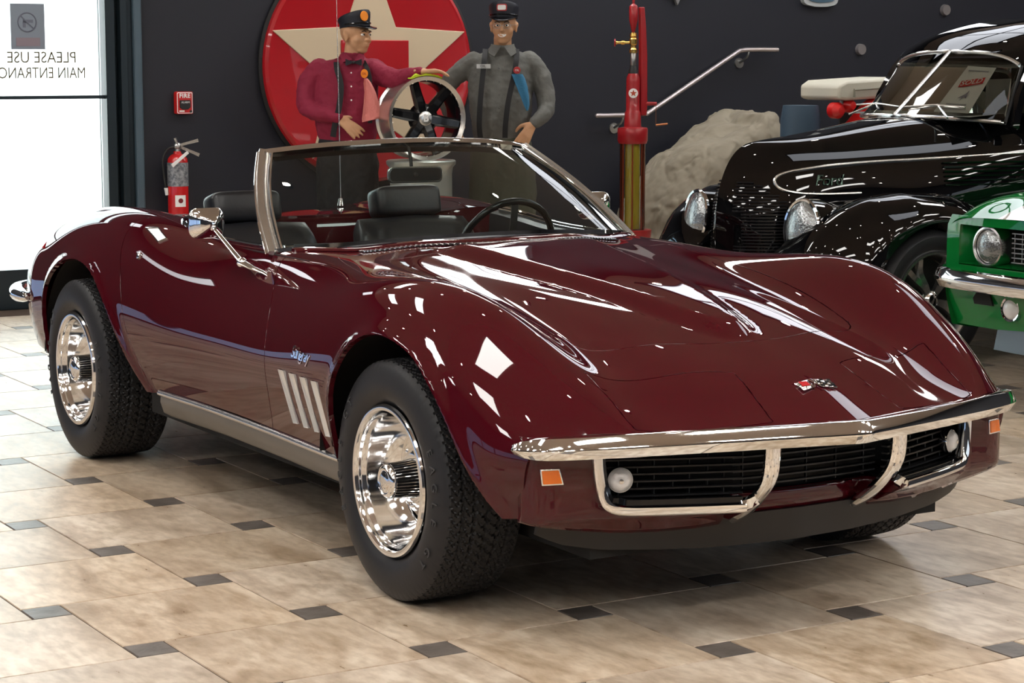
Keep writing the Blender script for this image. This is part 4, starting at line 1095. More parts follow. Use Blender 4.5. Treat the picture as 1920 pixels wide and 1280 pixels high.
full_ = np.concatenate([T_[:, ::-1]*[1, -1, 1], T_], 1); n, m = full_.shape[:2]
fs = []
for i in range(n-1):
    for j in range(m-1):
        c_ = (full_[i, j]+full_[i+1, j+1])/2
        if abs(c_[1]) > .6 and any(hypot(c_[0]-wx, c_[2]-.33) < .385 for wx in (-.92, -3.66)): continue
        fs.append((i*m+j, i*m+j+1, (i+1)*m+j+1, (i+1)*m+j))
g.add(full_.reshape(-1, 3).tolist(), fs); obj('body_shell', g, stripe_mat(), CAM_, smooth=50)
# front face: frame around the recess
def rect_frame(g, y0, y1, z0, z1, Y0_, Y1_, Z0_, Z1_, x, dx):
    A = [(x, y0, z0), (x, y1, z0), (x, y1, z1), (x, y0, z1)]; B = [(x, Y0_, Z0_), (x, Y1_, Z0_), (x, Y1_, Z1_), (x, Y0_, Z1_)]
    C_ = [(dx, y0+.0, z0+.0), (dx, y1, z0), (dx, y1, z1), (dx, y0, z1)]
    g.rings([B, A, C_])
g = G()
def fxx(y): return -.005-.055*(abs(y)/.925)**3
ys_ = np.linspace(-.925, .925, 41); zs_ = [.30, .36, .42, .48, .525, .53, .555, .575, .585, .60, .65, .70, .745, .752, .765, .792]
A = [[(fxx(y)-(.06*max(0, (.50-z)/.2)**1.2 if z < .5 else 0), y*(1-.03*max(0, (z-.74)/.05)), z) for y in ys_] for z in zs_]
vs_l = [p for r in A for p in r]; fs = []; m = len(ys_)
for i in range(len(zs_)-1):
    for j in range(m-1):
        yc = (ys_[j]+ys_[j+1])/2; zc = (zs_[i]+zs_[i+1])/2
        if abs(yc) < .845 and .578 < zc < .758: continue
        fs.append((i*m+j, i*m+j+1, (i+1)*m+j+1, (i+1)*m+j))
g.add(vs_l, fs); 
pr = [(-.84,.755),(.84,.755),(.84,.58),(-.84,.58)]
g.rings([[(fxx(y)-0.0, y, z) for y, z in ((-.845,.7555),(0,.7555),(.845,.7555),(.845,.5785),(0,.5785),(-.845,.5785))], [(-.13, y, z) for y, z in ((-.80,.745),(0,.745),(.80,.745),(.80,.588),(0,.588),(-.80,.588))]])
obj('front_panel', g, GRN, CAM_, smooth=40, fix=False)
g = G(); g.box((-.135, 0, .666), (.01, 1.62, .17)); obj('grille_backing', g, P['dark'], CAM_, smooth=None)
g = G()
for k in range(7): g.box((-.075, 0, .602+.021*k), (.012, 1.08, .0045))
for k in range(25): g.box((-.080, -.53+.0442*k, .665), (.006, .0035, .13))
obj('grille', g, M_['steel'], CAM_, smooth=None)
for s in (1, -1):
    M = Matrix.Translation((-.055, s*.655, .664)) @ Matrix.Rotation(pi/2, 4, 'Y')
    g = G(); g.lathe([(0, .030), (.03, .027), (.06, .018), (.076, .006)], 32, M); hl = obj('headlamp', g, M_['headlens'], CAM_)
    g = G(); g.lathe([(.076, .010), (.080, .018), (.088, .016), (.090, .0), (.088, -.07)], 32, M); obj('headlamp_ring', g, P['chrome2'], hl)
    M = Matrix.Translation((-.035, s*.50, .405)) @ Matrix.Rotation(pi/2, 4, 'Y')
    g = G(); g.lathe([(0, .02), (.03, .016), (.045, .004), (.05, -.01)], 24, M); obj('turn_lamp', g, P['lens'], CAM_)
    g = G(); g.lathe([(.046, .006), (.054, .008), (.058, -.02)], 24, M); obj('turn_lamp_ring', g, P['chrome'], CAM_)
    g = G(); g.prism([(-.06,-.025),(.05,-.025),(.06,.0),(.04,.025),(-.04,.025)], .01, Matrix.Translation((-.035, s*.66, .435)) @ Matrix(((0,0,1,0),(s,0,0,0),(0,1,0,0),(0,0,0,1)))); obj('bumper_jack_slot', g, P['dark'], CAM_, smooth=None)
pth = cr([(-.26, -.965, .520), (-.12, -.965, .520), (-.02, -.925, .520), (.045, -.80, .518), (.07, -.4, .515), (.078, 0, .515)], 6); pth = pth+[Vector((p.x, -p.y, p.z)) for p in pth[-2::-1]]
g = G(); g.sweep(pth, [(-.012,-.045),(.008,-.040),(.020,-.015),(.024,0),(.020,.015),(.008,.040),(-.012,.045),(-.02,0)], up=[(0, 0, 1)]*len(pth)); obj('front_bumper', g, P['chrome'], CAM_, smooth=50)
g = G(); g.rings([[(x, y, .33), (x+.03, y, .30), (x+.05, y, .215), (x+.03, y, .215), (x+.0, y, .30)] for y, x in zip(np.linspace(-.62, .62, 21), -.06-.05*np.abs(np.linspace(-1, 1, 21))**2)], caps=True); obj('chin_spoiler', g, mat('grey_blue_plastic', (.085, .115, .145), .4), CAM_)
gr = [[(-1.45,0,1.0),(-1.45,.4,.99),(-1.5,.68,.965)],[(-2.1,0,1.33),(-2.1,.35,1.32),(-2.15,.55,1.27)],[(-2.9,0,1.34),(-2.9,.35,1.33),(-2.9,.55,1.28)],[(-3.8,0,1.0),(-3.8,.4,.99),(-3.8,.70,.96)]]
Tg = tensor(gr, 30, 12); g = G(); g.grid(np.concatenate([Tg[:, ::-1]*[1, -1, 1], Tg], 1))
g.m = [0 if -2.95 < sum(g.v[i][0] for i in f)/4 < -2.12 else 1 for f in g.f]; obj('windshield_and_roof', g, [GRN, mat('dark_car_glass', (.01, .012, .012), .05)], CAM_)
for wx in (-.92, -3.66):
    for s in (1, -1):
        g = G(); g.sweep([(wx+.387*cos(t), s*float(np.interp(.33+.387*sin(t), [.25, .45, .66], [.93, .962, .962])), .33+.387*sin(t)) for t in np.linspace(-.1, pi+.1, 40)], [(-.012,-.014),(.012,-.014),(.012,.014),(-.012,.014)], up=(0, 1, 0)); obj('wheel_arch_lip', g, GRN, CAM_)
g = G(); 
for s in (1, -1): g.add([(-1.5, s*.68, .965), (-2.15, s*.55, 1.27), (-2.9, s*.55, 1.28), (-3.8, s*.70, .96)], [(0, 1, 2, 3)])
obj('side_glass', g, M_['smoke_glass'], CAM_, smooth=None, fix=False)
for X in (-.92, -3.66):
    for s in (1, -1): simple_wheel(CAM_, X, s, .78, R=.33, rim=.20, style='cam')
g = G(); g.box((-2.3, 0, .30), (4.3, 1.3, .16)); obj('underbody', g, P['dark'], CAM_)

# ================================================================== SHOWROOM
XW = -7.26; X1 = 8.2; Y0 = -8.5; Y1 = 11.5; HC = 3.7
def emis(name, col, s):
    m = bpy.data.materials.new(name); m.use_nodes = True; nt = m.node_tree; nt.nodes.clear()
    e = nt.nodes.new('ShaderNodeEmission'); o = nt.nodes.new('ShaderNodeOutputMaterial'); e.inputs[0].default_value = (*col, 1); e.inputs[1].default_value = s
    nt.links.new(e.outputs[0], o.inputs[0]); return m
# floor: pinwheel of large travertine squares and small slate inserts
def tile_mat():
    m = bpy.data.materials.new('floor_tiles'); m.use_nodes = True; nt = m.node_tree; b = nt.nodes['Principled BSDF']; L = nt.links
    tc = nt.nodes.new('ShaderNodeTexCoord'); at_ = nt.nodes.new('ShaderNodeAttribute'); at_.attribute_name = 'tile'
    mp = nt.nodes.new('ShaderNodeMapping'); L.new(tc.outputs['Object'], mp.inputs['Vector'])
    ad = nt.nodes.new('ShaderNodeVectorMath'); ad.operation = 'MULTIPLY_ADD'; L.new(at_.outputs['Color'], ad.inputs[0]); ad.inputs[1].default_value = (37, 19, 53); L.new(mp.outputs[0], ad.inputs[2])
    n1 = nt.nodes.new('ShaderNodeTexNoise'); n1.inputs['Scale'].default_value = 4.5; n1.inputs['Detail'].default_value = 9; n1.inputs['Roughness'].default_value = .62; n1.inputs['Distortion'].default_value = .6
    st = nt.nodes.new('ShaderNodeVectorMath'); st.operation = 'MULTIPLY'; L.new(ad.outputs[0], st.inputs[0]); st.inputs[1].default_value = (.6, 1.35, 1); L.new(st.outputs[0], n1.inputs['Vector'])
    r1 = nt.nodes.new('ShaderNodeValToRGB'); e = r1.color_ramp.elements
    e[0].position = .30; e[0].color = (.36, .265, .175, 1); e[1].position = .74; e[1].color = (.76, .66, .53, 1)
    q = r1.color_ramp.elements.new(.52); q.color = (.60, .485, .365, 1); L.new(n1.outputs['Fac'], r1.inputs['Fac'])
    n2 = nt.nodes.new('ShaderNodeTexNoise'); n2.inputs['Scale'].default_value = 26; n2.inputs['Detail'].default_value = 6; L.new(st.outputs[0], n2.inputs['Vector'])
    r2 = nt.nodes.new('ShaderNodeValToRGB'); r2.color_ramp.elements[0].position = .32; r2.color_ramp.elements[0].color = (.70, .64, .57, 1); r2.color_ramp.elements[1].position = .60; r2.color_ramp.elements[1].color = (1, 1, 1, 1); L.new(n2.outputs['Fac'], r2.inputs['Fac'])
    mx = nt.nodes.new('ShaderNodeMix'); mx.data_type = 'RGBA'; mx.blend_type = 'MULTIPLY'; mx.inputs['Factor'].default_value = 1; L.new(r1.outputs[0], mx.inputs['A']); L.new(r2.outputs[0], mx.inputs['B'])
    hs = nt.nodes.new('ShaderNodeHueSaturation'); L.new(mx.outputs['Result'], hs.inputs['Color'])
    sp = nt.nodes.new('ShaderNodeSeparateColor'); L.new(at_.outputs['Color'], sp.inputs[0])
    mr = nt.nodes.new('ShaderNodeMapRange'); mr.inputs['To Min'].default_value = .86; mr.inputs['To Max'].default_value = 1.08; L.new(sp.outputs[0], mr.inputs['Value']); L.new(mr.outputs[0], hs.inputs['Value'])
    mr2 = nt.nodes.new('ShaderNodeMapRange'); mr2.inputs['To Min'].default_value = .80; mr2.inputs['To Max'].default_value = 1.05; L.new(sp.outputs[1], mr2.inputs['Value']); L.new(mr2.outputs[0], hs.inputs['Saturation'])
    L.new(hs.outputs[0], b.inputs['Base Color'])
    b.inputs['Roughness'].default_value = .30; b.inputs['Specular IOR Level'].default_value = .5
    rr = nt.nodes.new('ShaderNodeMapRange'); rr.inputs['To Min'].default_value = .22; rr.inputs['To Max'].default_value = .42; L.new(n2.outputs['Fac'], rr.inputs['Value']); L.new(rr.outputs[0], b.inputs['Roughness'])
    bp = nt.nodes.new('ShaderNodeBump'); bp.inputs['Strength'].default_value = .10; bp.inputs['Distance'].default_value = .004; L.new(n1.outputs['Fac'], bp.inputs['Height']); L.new(bp.outputs[0], b.inputs['Normal'])
    return m
MT = tile_mat()
MS = mat('slate_insert', (.070, .058, .050), .34, noise=(9, .25, (.17, .145, .13)), bump=(25, .25))
MG = mat('grout', (.050, .030, .020), .85)
q0 = np.array((-1.44825, -1.40391)); ta = np.array((.48534, .11)); tb = np.array((-.11634, .51330))
A_x, A_y, B_x, B_y = .48534, .5133, .1163, .1100
g = G(); cols = []
g.mi(2); g.add([(XW-.3, Y0, -.003), (X1, Y0, -.003), (X1, Y1, -.003), (XW-.3, Y1, -.003)], [(0, 1, 2, 3)]); cols.append((0, 0, 0))
gp = .0026
rnd = random.Random(3)
for i in range(-60, 60):
    for j in range(-60, 60):
        c0 = q0+i*ta+j*tb
        if not (XW-.2 < c0[0] < X1 and Y0 < c0[1] < Y1-.2): continue
        for k, (xa, xb, ya, yb) in enumerate(((c0[0]-B_x/2, c0[0]+B_x/2, c0[1]-B_y/2, c0[1]+B_y/2), (c0[0]+B_x/2, c0[0]+B_x/2+A_x, c0[1]+B_y/2-A_y, c0[1]+B_y/2))):
            xb = min(xb, X1); ya = max(ya, Y0)
            g.mi(1 if k == 0 else 0)
            o = len(g.v); z = 0; e = .0012
            g.add([(xa+gp, ya+gp, -.003), (xb-gp, ya+gp, -.003), (xb-gp, yb-gp, -.003), (xa+gp, yb-gp, -.003), (xa+gp+e, ya+gp+e, z), (xb-gp-e, ya+gp+e, z), (xb-gp-e, yb-gp-e, z), (xa+gp+e, yb-gp-e, z)],
                  [(4, 5, 6, 7), (0, 1, 5, 4), (1, 2, 6, 5), (2, 3, 7, 6), (3, 0, 4, 7)])
            cc = (rnd.random(), rnd.random(), rnd.random()); cols += [cc]*5
fl = obj('floor', g, [MT, MS, MG], smooth=None, fix=False); struct(fl)
ca = fl.data.color_attributes.new('tile', 'FLOAT_COLOR', 'CORNER')
buf = []
for p in fl.data.polygons: buf += list((*cols[p.index], 1))*len(p.vertices)
ca.data.foreach_set('color', buf)
# walls
MW = mat('navy_wall', (.0085, .0095, .0165), .55, bump=(120, .05))
MW2 = mat('charcoal_wall', (.012, .012, .017), .6)
MCe = mat('ceiling_paint', (.44, .36, .31), .8)
MFr = mat('bronze_frame', (.012, .019, .024), .28, .35)
DY = .985                                    # door edge
g = G(); g.box((XW-.08, (1.16+Y1)/2, HC/2), (.16, Y1-1.16, HC)); struct(obj('wall_back', g, MW, smooth=None))
g = G(); g.box((X1+.08, (Y0+Y1)/2, HC/2), (.16, Y1-Y0, HC)); struct(obj('wall_front', g, MW2, smooth=None))
g = G(); g.box(((XW+X1)/2, Y1+.08, HC/2), (X1-XW+.32, .16, HC)); struct(obj('wall_right', g, MW, smooth=None))
# left wall with a low band of glowing blue panes added for side reflections
zb0, zb1 = .12, .95
g = G(); g.box(((XW+X1)/2, Y0-.08, zb0/2), (X1-XW+.32, .16, zb0)); g.box(((XW+X1)/2, Y0-.08, (zb1+HC)/2), (X1-XW+.32, .16, HC-zb1))
struct(obj('wall_left', g, MW2, smooth=None))
BLUE_GLOW = emis('added_blue_glow', (.42, .60, .95), .75)
nwin = 0
for k in range(8):
    nwin += 1; xa = XW+.2+k*(X1-XW-.4)/8; xb = xa+(X1-XW-.4)/8-.12
    g = G(); g.box(((xa+xb)/2, Y0-.06, (zb0+zb1)/2), (xb-xa, .02, zb1-zb0)); w_ = obj('window_%d' % nwin, g, BLUE_GLOW, smooth=None); struct(w_)
    g = G(); g.box((xb+.06, Y0-.04, (zb0+zb1)/2), (.12, .10, zb1-zb0)); obj('window_frame', g, MFr, w_, smooth=None)
g = G(); g.box(((XW+X1)/2, (Y0+Y1)/2, HC+.05), (X1-XW+.3, Y1-Y0+.3, .1)); struct(obj('ceiling', g, MCe, smooth=None))
# glazed back wall left of the navy wall, and the glass door
HD = 2.75
g = G(); g.box((XW-.08, (Y0+1.16)/2, (HD+HC)/2), (.16, 1.16-Y0, HC-HD)); struct(obj('wall_header', g, MW2, smooth=None))
g = G()
for (ya, yb, xx, d) in ((DY, 1.045, XW-.02, .14), (1.045, 1.07, XW-.04, .10), (1.07, 1.115, XW-.01, .16), (1.115, 1.16, XW-.03, .12)): g.box((xx, (ya+yb)/2, HD/2), (d, yb-ya, HD))
struct(obj('trim_1', g, MFr, smooth=None, bevel=.004))
g = G(); g.box((XW+.03, 1.185, HC/2), (.06, .055, HC)); struct(obj('trim_2', g, mat('daylit_trim', (.055, .085, .11), .35), smooth=None, bevel=.012))  # daylight on the jamb edge put into its bluish colour
DM = M_['glass2']
D1 = bpy.data.objects.new('door_1', None); COL.objects.link(D1); D1.location = (XW, .45, 0); D1['kind'] = 'structure'
def dpart(n, g, m, **k):
    o = obj(n, g, m, None, **k); o.parent = D1; o.matrix_parent_inverse = Matrix.Translation((-XW, -.45, 0)); return o
g = G(); g.box((XW-.02, (DY-.95)/2+.0+.0, 1.35), (.008, .98+.93, 2.2)); dpart('glass_pane', g, DM, smooth=None)
g = G(); g.box((XW-.02, .03, .118), (.05, 1.91, .236)); dpart('bottom_rail', g, MFr, smooth=None, bevel=.004)
g = G(); g.box((XW-.02, .03, 1.250), (.05, 1.91, .020)); dpart('push_bar', g, MFr, smooth=None)
g = G(); g.box((XW-.02, .03, 2.52), (.05, 1.91, .12)); g.box((XW-.02, -.93, 1.3), (.05, .06, 2.4)); dpart('door_frame', g, MFr, smooth=None)
# decal lettering read from behind
MD = mat('bronze_decal', (.05, .035, .008), .8)
def mirrored(txt, size, ya, yb, z):
    t = text_mesh(txt, size, .0004, 1.0, 0, .0); xs = [p[0] for p in t.v]; x0, x1 = min(xs), max(xs)
    t.v = [(XW-.012+c_*(1+0*a), yb-(a-x0)/(x1-x0)*(yb-ya), z+b) for a, b, c_ in t.v]; return t
dpart('door_lettering', mirrored('PLEASE USE', .094, .401, .818, 1.482), MD, smooth=None, fix=False)
dpart('door_lettering', mirrored('MAIN ENTRANCE', .094, .318, .874, 1.391), MD, smooth=None, fix=False)
g = G(); g.box((XW-.010, .530, 1.665), (.002, .205, .266)); dpart('notice_sheet', g, mat('grey_notice', (.17, .20, .245), .7), smooth=None)
g = G(); c_ = (XW-.0085, .527, 1.690)
g.tube([(c_[0], c_[1]+.055*cos(t), c_[2]+.055*sin(t)) for t in np.linspace(0, 2*pi, 40, endpoint=False)], .004, 6, closed=True)
g.tube([(c_[0], c_[1]-.038, c_[2]+.038), (c_[0], c_[1]+.038, c_[2]-.038)], .004, 6)
g.box((c_[0], c_[1]+.005, c_[2]+.006), (.002, .06, .018)); g.box((c_[0], c_[1]-.018, c_[2]-.014), (.002, .018, .035))
dpart('notice_symbol', g, mat('faded_symbol', (.11, .12, .16), .8), smooth=None, fix=False)
g = G(); g.box((XW-.0085, .530, 1.575), (.002, .145, .050)); dpart('notice_band', g, mat('faded_red', (.20, .16, .19), .8), smooth=None)
# further glazing to the left
for k in range(0):
    nwin += 1; yb = -.98-k*1.5; ya = yb-1.5
    w_ = bpy.data.objects.new('window_%d' % nwin, None); COL.objects.link(w_); w_['kind'] = 'structure'
    g = G(); g.box((XW-.02, (ya+yb)/2, HD/2), (.008, 1.42, HD-.1)); obj('window_pane', g, DM, w_, smooth=None)
    g = G(); g.box((XW-.02, yb-.03, HD/2), (.10, .08, HD)); g.box((XW-.02, (ya+yb)/2, .10), (.08, 1.42, .2)); g.box((XW-.02, (ya+yb)/2, 1.25), (.06, 1.42, .04)); obj('window_frame', g, MFr, w_, smooth=None)
# solid navy wall further left, over an added glowing blue strip that the car doors reflect
g = G(); g.box((XW-.08, (Y0-1.00)/2, (HD+.36)/2), (.16, -1.00-Y0, HD-.36)); g.box((XW-.10, (Y0-1.00)/2, .19), (.04, -1.00-Y0, .38)); struct(obj('wall_low', g, MW2, smooth=None))
for k in range(5):
    nwin += 1; a0 = -1.05-k*1.48
    g = G(); g.box((XW-.05, a0-.72, .20), (.02, 1.42, .30)); w_ = obj('window_%d' % nwin, g, BLUE_GLOW, smooth=None); struct(w_)
    g = G(); g.box((XW-.03, a0-1.46, .20), (.06, .06, .34)); obj('window_frame', g, MFr, w_, smooth=None)
# glowing panes added high in the back wall for paint reflections; tall panes behind the camera
BR = emis('added_bright_pane', (.93, .96, 1.0), 3.4)
for yc_, zc_, wy, hz0 in ((3.5, 3.39, 1.25, .58), (-.95, 3.42, .45, .36), (7.3, 3.10, .8, .7), (-3.8, 2.84, 1.0, .26)):
    nwin += 1; xf_ = XW+.012; g = G(); g.box((xf_, yc_, zc_), (.02, wy, hz0)); w_ = obj('window_%d' % nwin, g, BR, smooth=None); struct(w_)
    g = G()
    for d in (-.5, .5): g.box((xf_+.008, yc_+d*wy, zc_), (.04, .04, hz0+.06)); g.box((xf_+.008, yc_, zc_+d*hz0), (.04, wy+.04, .04))
    obj('window_frame', g, MFr, w_, smooth=None)
for k in range(4):
    nwin += 1; a0 = 3.0+k*1.6
    g = G(); g.box((X1-.012, a0+.75, 1.55), (.02, 1.46, 2.1)); w_ = obj('window_%d' % nwin, g, emis('pane_light', (.80, .90, 1.0), .9), smooth=None); struct(w_)
    g = G(); g.box((X1-.02, a0+1.55, 1.55), (.05, .10, 2.1)); obj('window_frame', g, MFr, w_, smooth=None)
# glowing ceiling pane added over the far right for a white hood reflection
nwin += 1; g = G(); g.box((-5.6, 5.9, HC-.012), (1.7, 2.5, .02)); w_ = obj('window_%d' % nwin, g, emis('added_ceiling_pane', (.90, .93, 1.0), 2.6), smooth=None); struct(w_)
g = G()
for d in (-.5, 0, .5): g.box((-5.6, 5.9+d*2.5, HC-.02), (1.78, .06, .04)); g.box((-5.6+d*1.7, 5.9, HC-.02), (.06, 2.56, .04))
obj('window_frame', g, WH_ if False else MFr, w_, smooth=None)
nwin += 1; g = G(); g.box((-1.25, 4.0, HC-.012), (1.1, 1.7, .02)); w_ = obj('window_%d' % nwin, g, bpy.data.materials['added_ceiling_pane'], smooth=None); struct(w_)  # second added ceiling pane, for the white reflection on a headlight cover
g = G()
for d in (-.5, .5): g.box((-1.25, 4.0+d*1.7, HC-.02), (1.18, .06, .04)); g.box((-1.25+d*1.1, 4.0, HC-.02), (.06, 1.76, .04))
obj('window_frame', g, MFr, w_, smooth=None)
# outdoors
MC_ = mat('concrete', (.62, .60, .57), .85, noise=(2, .3, (.50, .49, .47)))
g = G(); g.box((-17.5, -2, -.06), (20.4, 40, .1)); struct(obj('ground_outside', g, MC_, smooth=None))
g = G(); n = 120
pts = []
for i in range(n*4):
    y = -16+i*.10; ph = i % 4; pts.append((-13.0+(.035 if ph in (1, 2) else 0), y))
g.rings([[(x, y, .0), (x, y, 5.5)] for x, y in pts], closed=False); struct(obj('exterior_wall', g, mat('white_siding', (.86, .85, .82), .6), smooth=None, fix=False))
g = G(); g.box((-12.98, 1.02, 2.2), (.12, .16, 4.4)); g.box((-12.98, -3.0, 2.2), (.12, .12, 4.4)); struct(obj('trim_3', g, mat('downpipe', (.66, .60, .50), .6), smooth=None))
g = G(); g.box((-12.2, -2, .02), (1.4, 30, .12)); struct(obj('ground_verge', g, mat('gravel', (.26, .27, .25), .9, noise=(9, .2, (.40, .41, .38))), smooth=None))
sun = bpy.data.lights.new('sun', 'SUN'); sun.energy = 9.5; sun.angle = radians(1.0); sun.color = (1, .96, .90); so = bpy.data.objects.new('sun', sun); COL.objects.link(so)
so.rotation_euler = Vector((-.62, .35, -.70)).to_track_quat('-Z', 'Y').to_euler()
W0 = bpy.data.worlds.new('sky'); SC.world = W0; W0.use_nodes = True; W0.node_tree.nodes['Background'].inputs[0].default_value = (.50, .78, 1.0, 1); W0.node_tree.nodes['Background'].inputs[1].default_value = 3.0
# ceiling lamps: rows of troffers and small spots
EL = emis('troffer_diffuser', (1, .97, .92), 15.0); ES = emis('spot_bulb', (1, .93, .80), 95.0)
WH = mat('white_frame', (.7, .7, .7), .5)
tl = None
LP = [(x, y) for x in (-5.6, -3.6, -.2, 1.9, 4.3, 6.6) for y in (-6.9, -4.3, -1.9, 0.2, 3.5, 6.1, 8.7) if not (x < 0 and x > -4.5 and 0 < y < 4) and not (x == -5.6 and y == 6.1) and not (x == -.2 and y == 3.5)]+[(-6.9, 3.4)]  # last panel added for the white hood reflection
def mk_troffer():
    t = thing('ceiling_light', 'rectangular white fluorescent panel set in the ceiling', 'ceiling light', group='fluorescent panels in the ceiling')
    g = G(); g.box((0, 0, -.01), (.50, 1.10, .012)); obj('diffuser', g, EL, t, smooth=None)
    g = G()
    for a, b, c_, d in ((0, .575, .56, .05), (0, -.575, .56, .05), (.275, 0, .05, 1.1), (-.275, 0, .05, 1.1)): g.box((a, b, -.012), (c_, d, .03))
    obj('frame', g, WH, t, smooth=None); return t
t0 = mk_troffer()
for i, (x, y) in enumerate(LP):
    t = t0 if i == 0 else copy_tree(t0); t.location = (x, y, HC-.012)
SP = [(x, y) for y in (-5.6, -3.0, -.4, 2.2, 4.8) for x in np.arange(-6.4, 8, 1.8)]
def mk_spot():
    t = thing('ceiling_spot', 'small round track spot on the ceiling', 'ceiling light', group='small round spots in the ceiling')
    g = G(); g.lathe([(.045, -.10), (.055, -.095), (.055, 0), (0, 0)], 16); obj('housing', g, M_['black'], t)
    g = G(); g.lathe([(0, -.098), (.042, -.098)], 16); obj('bulb', g, ES, t, smooth=None); return t
s0 = mk_spot()
for i, (x, y) in enumerate(SP):
    t = s0 if i == 0 else copy_tree(s0); t.location = (x, y, HC)

# ================================================================== WALL SIGN, FITTINGS
def wallM(y, z, d=0): return Matrix.Translation((XW+d, y, z)) @ Matrix(((0,0,1,0),(1,0,0,0),(0,1,0,0),(0,0,0,1)))   # local x->y, y->z, z->out
RED = mat('sign_red', (.36, .004, .010), .32, coat=.5); CRM = mat('sign_cream', (.52, .42, .29), .5)
SG = thing('round_star_sign', 'large round red wall sign with a cream five-pointed star', 'sign', (XW, 2.75, 1.43))
def sobj(n, g, m, par, loc, **k):
    g.xf(Matrix.Translation(loc).inverted()); return obj(n, g, m, par, **k)
g = G(); M = wallM(2.75, 1.43)
g.lathe([(0, .055), (.70, .055), (.715, .060), (.735, .050), (.742, .035), (.742, 0)], 96, M); sobj('disc', g, RED, SG, SG.location)
g = G(); g.lathe([(.743, .0), (.765, .004), (.765, .024), (.743, .03)], 96, M); sobj('rim', g, P['black'], SG, SG.location)
st = [(.722*(1 if k % 2 == 0 else .425)*cos(pi/2+k*pi/5), .722*(1 if k % 2 == 0 else .425)*sin(pi/2+k*pi/5)) for k in range(10)]
g = G(); g.prism(st, .012, M @ Matrix.Translation((0, 0, .050))); sobj('star', g, CRM, SG, SG.location, smooth=None, bevel=.004)
g = G(); g.prism([(-.215,.165),(.265,.165),(.265,-.02),(.13,-.02),(.13,-.42),(-.08,-.42),(-.08,-.02),(-.215,-.02)], .020, M @ Matrix.Translation((0, 0, .055))); sobj('letter_t', g, RED, SG, SG.location, smooth=None, bevel=.005)
# fire alarm pull station
FA = thing('fire_alarm_box', 'red FIRE alarm pull station on the dark wall', 'fire alarm', (XW, 1.482, 1.21))
g = G(); g.prism(rrect(.108, .136, .008), .045, wallM(1.482, 1.21)); fa = sobj('housing', g, mat('alarm_red', (.50, .012, .012), .35), FA, FA.location, bevel=.004)
g = G(); o_ = rrect(.100, .128, .008); i_ = rrect(.092, .120, .006); MM = wallM(1.482, 1.21, .0455)
g.rings([[MM @ Vector((a, b, 0)) for a, b in o_], [MM @ Vector((a, b, .001)) for a, b in i_]]); sobj('white_outline', g, P['white'], FA, FA.location, smooth=None)
g = G(); g.prism([(-.034,.022),(.034,.022),(.034,-.022),(.018,-.034),(-.018,-.034),(-.034,-.022)], .012, wallM(1.482, 1.205, .044)); sobj('pull_handle', g, P['black'], FA, FA.location, smooth=None, bevel=.002)
def wtext(txt, size, y, z, d, m, par, name, sp=1, bold=.0):
    t = text_mesh(txt, size, .0006, sp, 0, bold); t.xf(wallM(y, z, d)); return sobj(name, t, m, par, par.location, smooth=None, fix=False)
wtext('FIRE', .036, 1.482, 1.252, .047, P['white'], FA, 'fire_lettering', 1.1, .001)
wtext('ALARM', .017, 1.482, 1.213, .0575, P['white'], FA, 'alarm_lettering')
g = G(); g.cyl((XW+.045, 1.520, 1.158), (XW+.049, 1.520, 1.158), .008); sobj('key_lock', g, P['black'], FA, FA.location)
g = G(); g.box((XW+.046, 1.462, 1.160), (.002, .034, .010)); sobj('maker_plate', g, P['white'], FA, FA.location, smooth=None)
# extinguisher
EX = thing('fire_extinguisher', 'red fire extinguisher hanging on the dark wall beside the door', 'fire extinguisher', (XW+.10, 1.40, .45))
ex = XW+.10; ey = 1.405
g = G(); g.lathe([(0, .46), (.052, .462), (.062, .475), (.0635, .49), (.0635, .85), (.060, .875), (.045, .895), (.026, .905), (.022, .92)], 32, Matrix.Translation((ex, ey, 0))); sobj('cylinder', g, mat('extinguisher_red', (.48, .010, .012), .25, coat=.6), EX, EX.location)
g = G(); g.lathe([(.0642, .708), (.0642, .852)], 32, Matrix.Translation((ex, ey, 0))); sobj('instruction_label', g, mat('silver_label', (.33, .34, .36), .4, .3, noise=(60, .12, (.12, .13, .15))), EX, EX.location)
g = G(); g.lathe([(.0645, .585), (.0645, .655)], 8, Matrix.Translation((ex, ey, 0)), arc=(radians(-38), radians(22))); sobj('white_tag', g, P['white'], EX, EX.location)
g = G(); g.lathe([(0, .002), (.015, .002), (.015, 0)], 16, Matrix.Translation((ex, ey, .622)) @ Matrix.Rotation(radians(-8), 4, 'Z') @ Matrix.Translation((.0645, 0, 0)) @ Matrix.Rotation(pi/2, 4, 'Y')); sobj('tag_symbol', g, mat('dark_red', (.15, .01, .015), .5), EX, EX.location)
g = G(); g.cyl((ex, ey, .90), (ex, ey, .955), .020, .016); g.ell((ex, ey, .95), (.024, .026, .024)); g.cyl((ex, ey, .96), (ex, ey-.015, 1.0), .010); sobj('valve', g, P['steel'], EX, EX.location)
for nm, a, b in (('carry_handle', (ex, ey+.01, .955), (ex+.03, ey+.125, .985)), ('squeeze_lever', (ex, ey+.02, .945), (ex+.03, ey+.130, .895)), ('label_flap', (ex+.06, ey+.045, .915), (ex+.075, ey-.065, .835))):
    g = G(); a, b = Vector(a), Vector(b); g.sweep([a, a.lerp(b, .5), b], [(-.004,-.0085),(.004,-.0085),(.004,.0085),(-.004,.0085)], up=[(0, -.2, 1)]*3, scale=[1, 1, 1.2]); sobj(nm, g, P['chrome2'] if nm != 'label_flap' else P['white'], EX, EX.location)
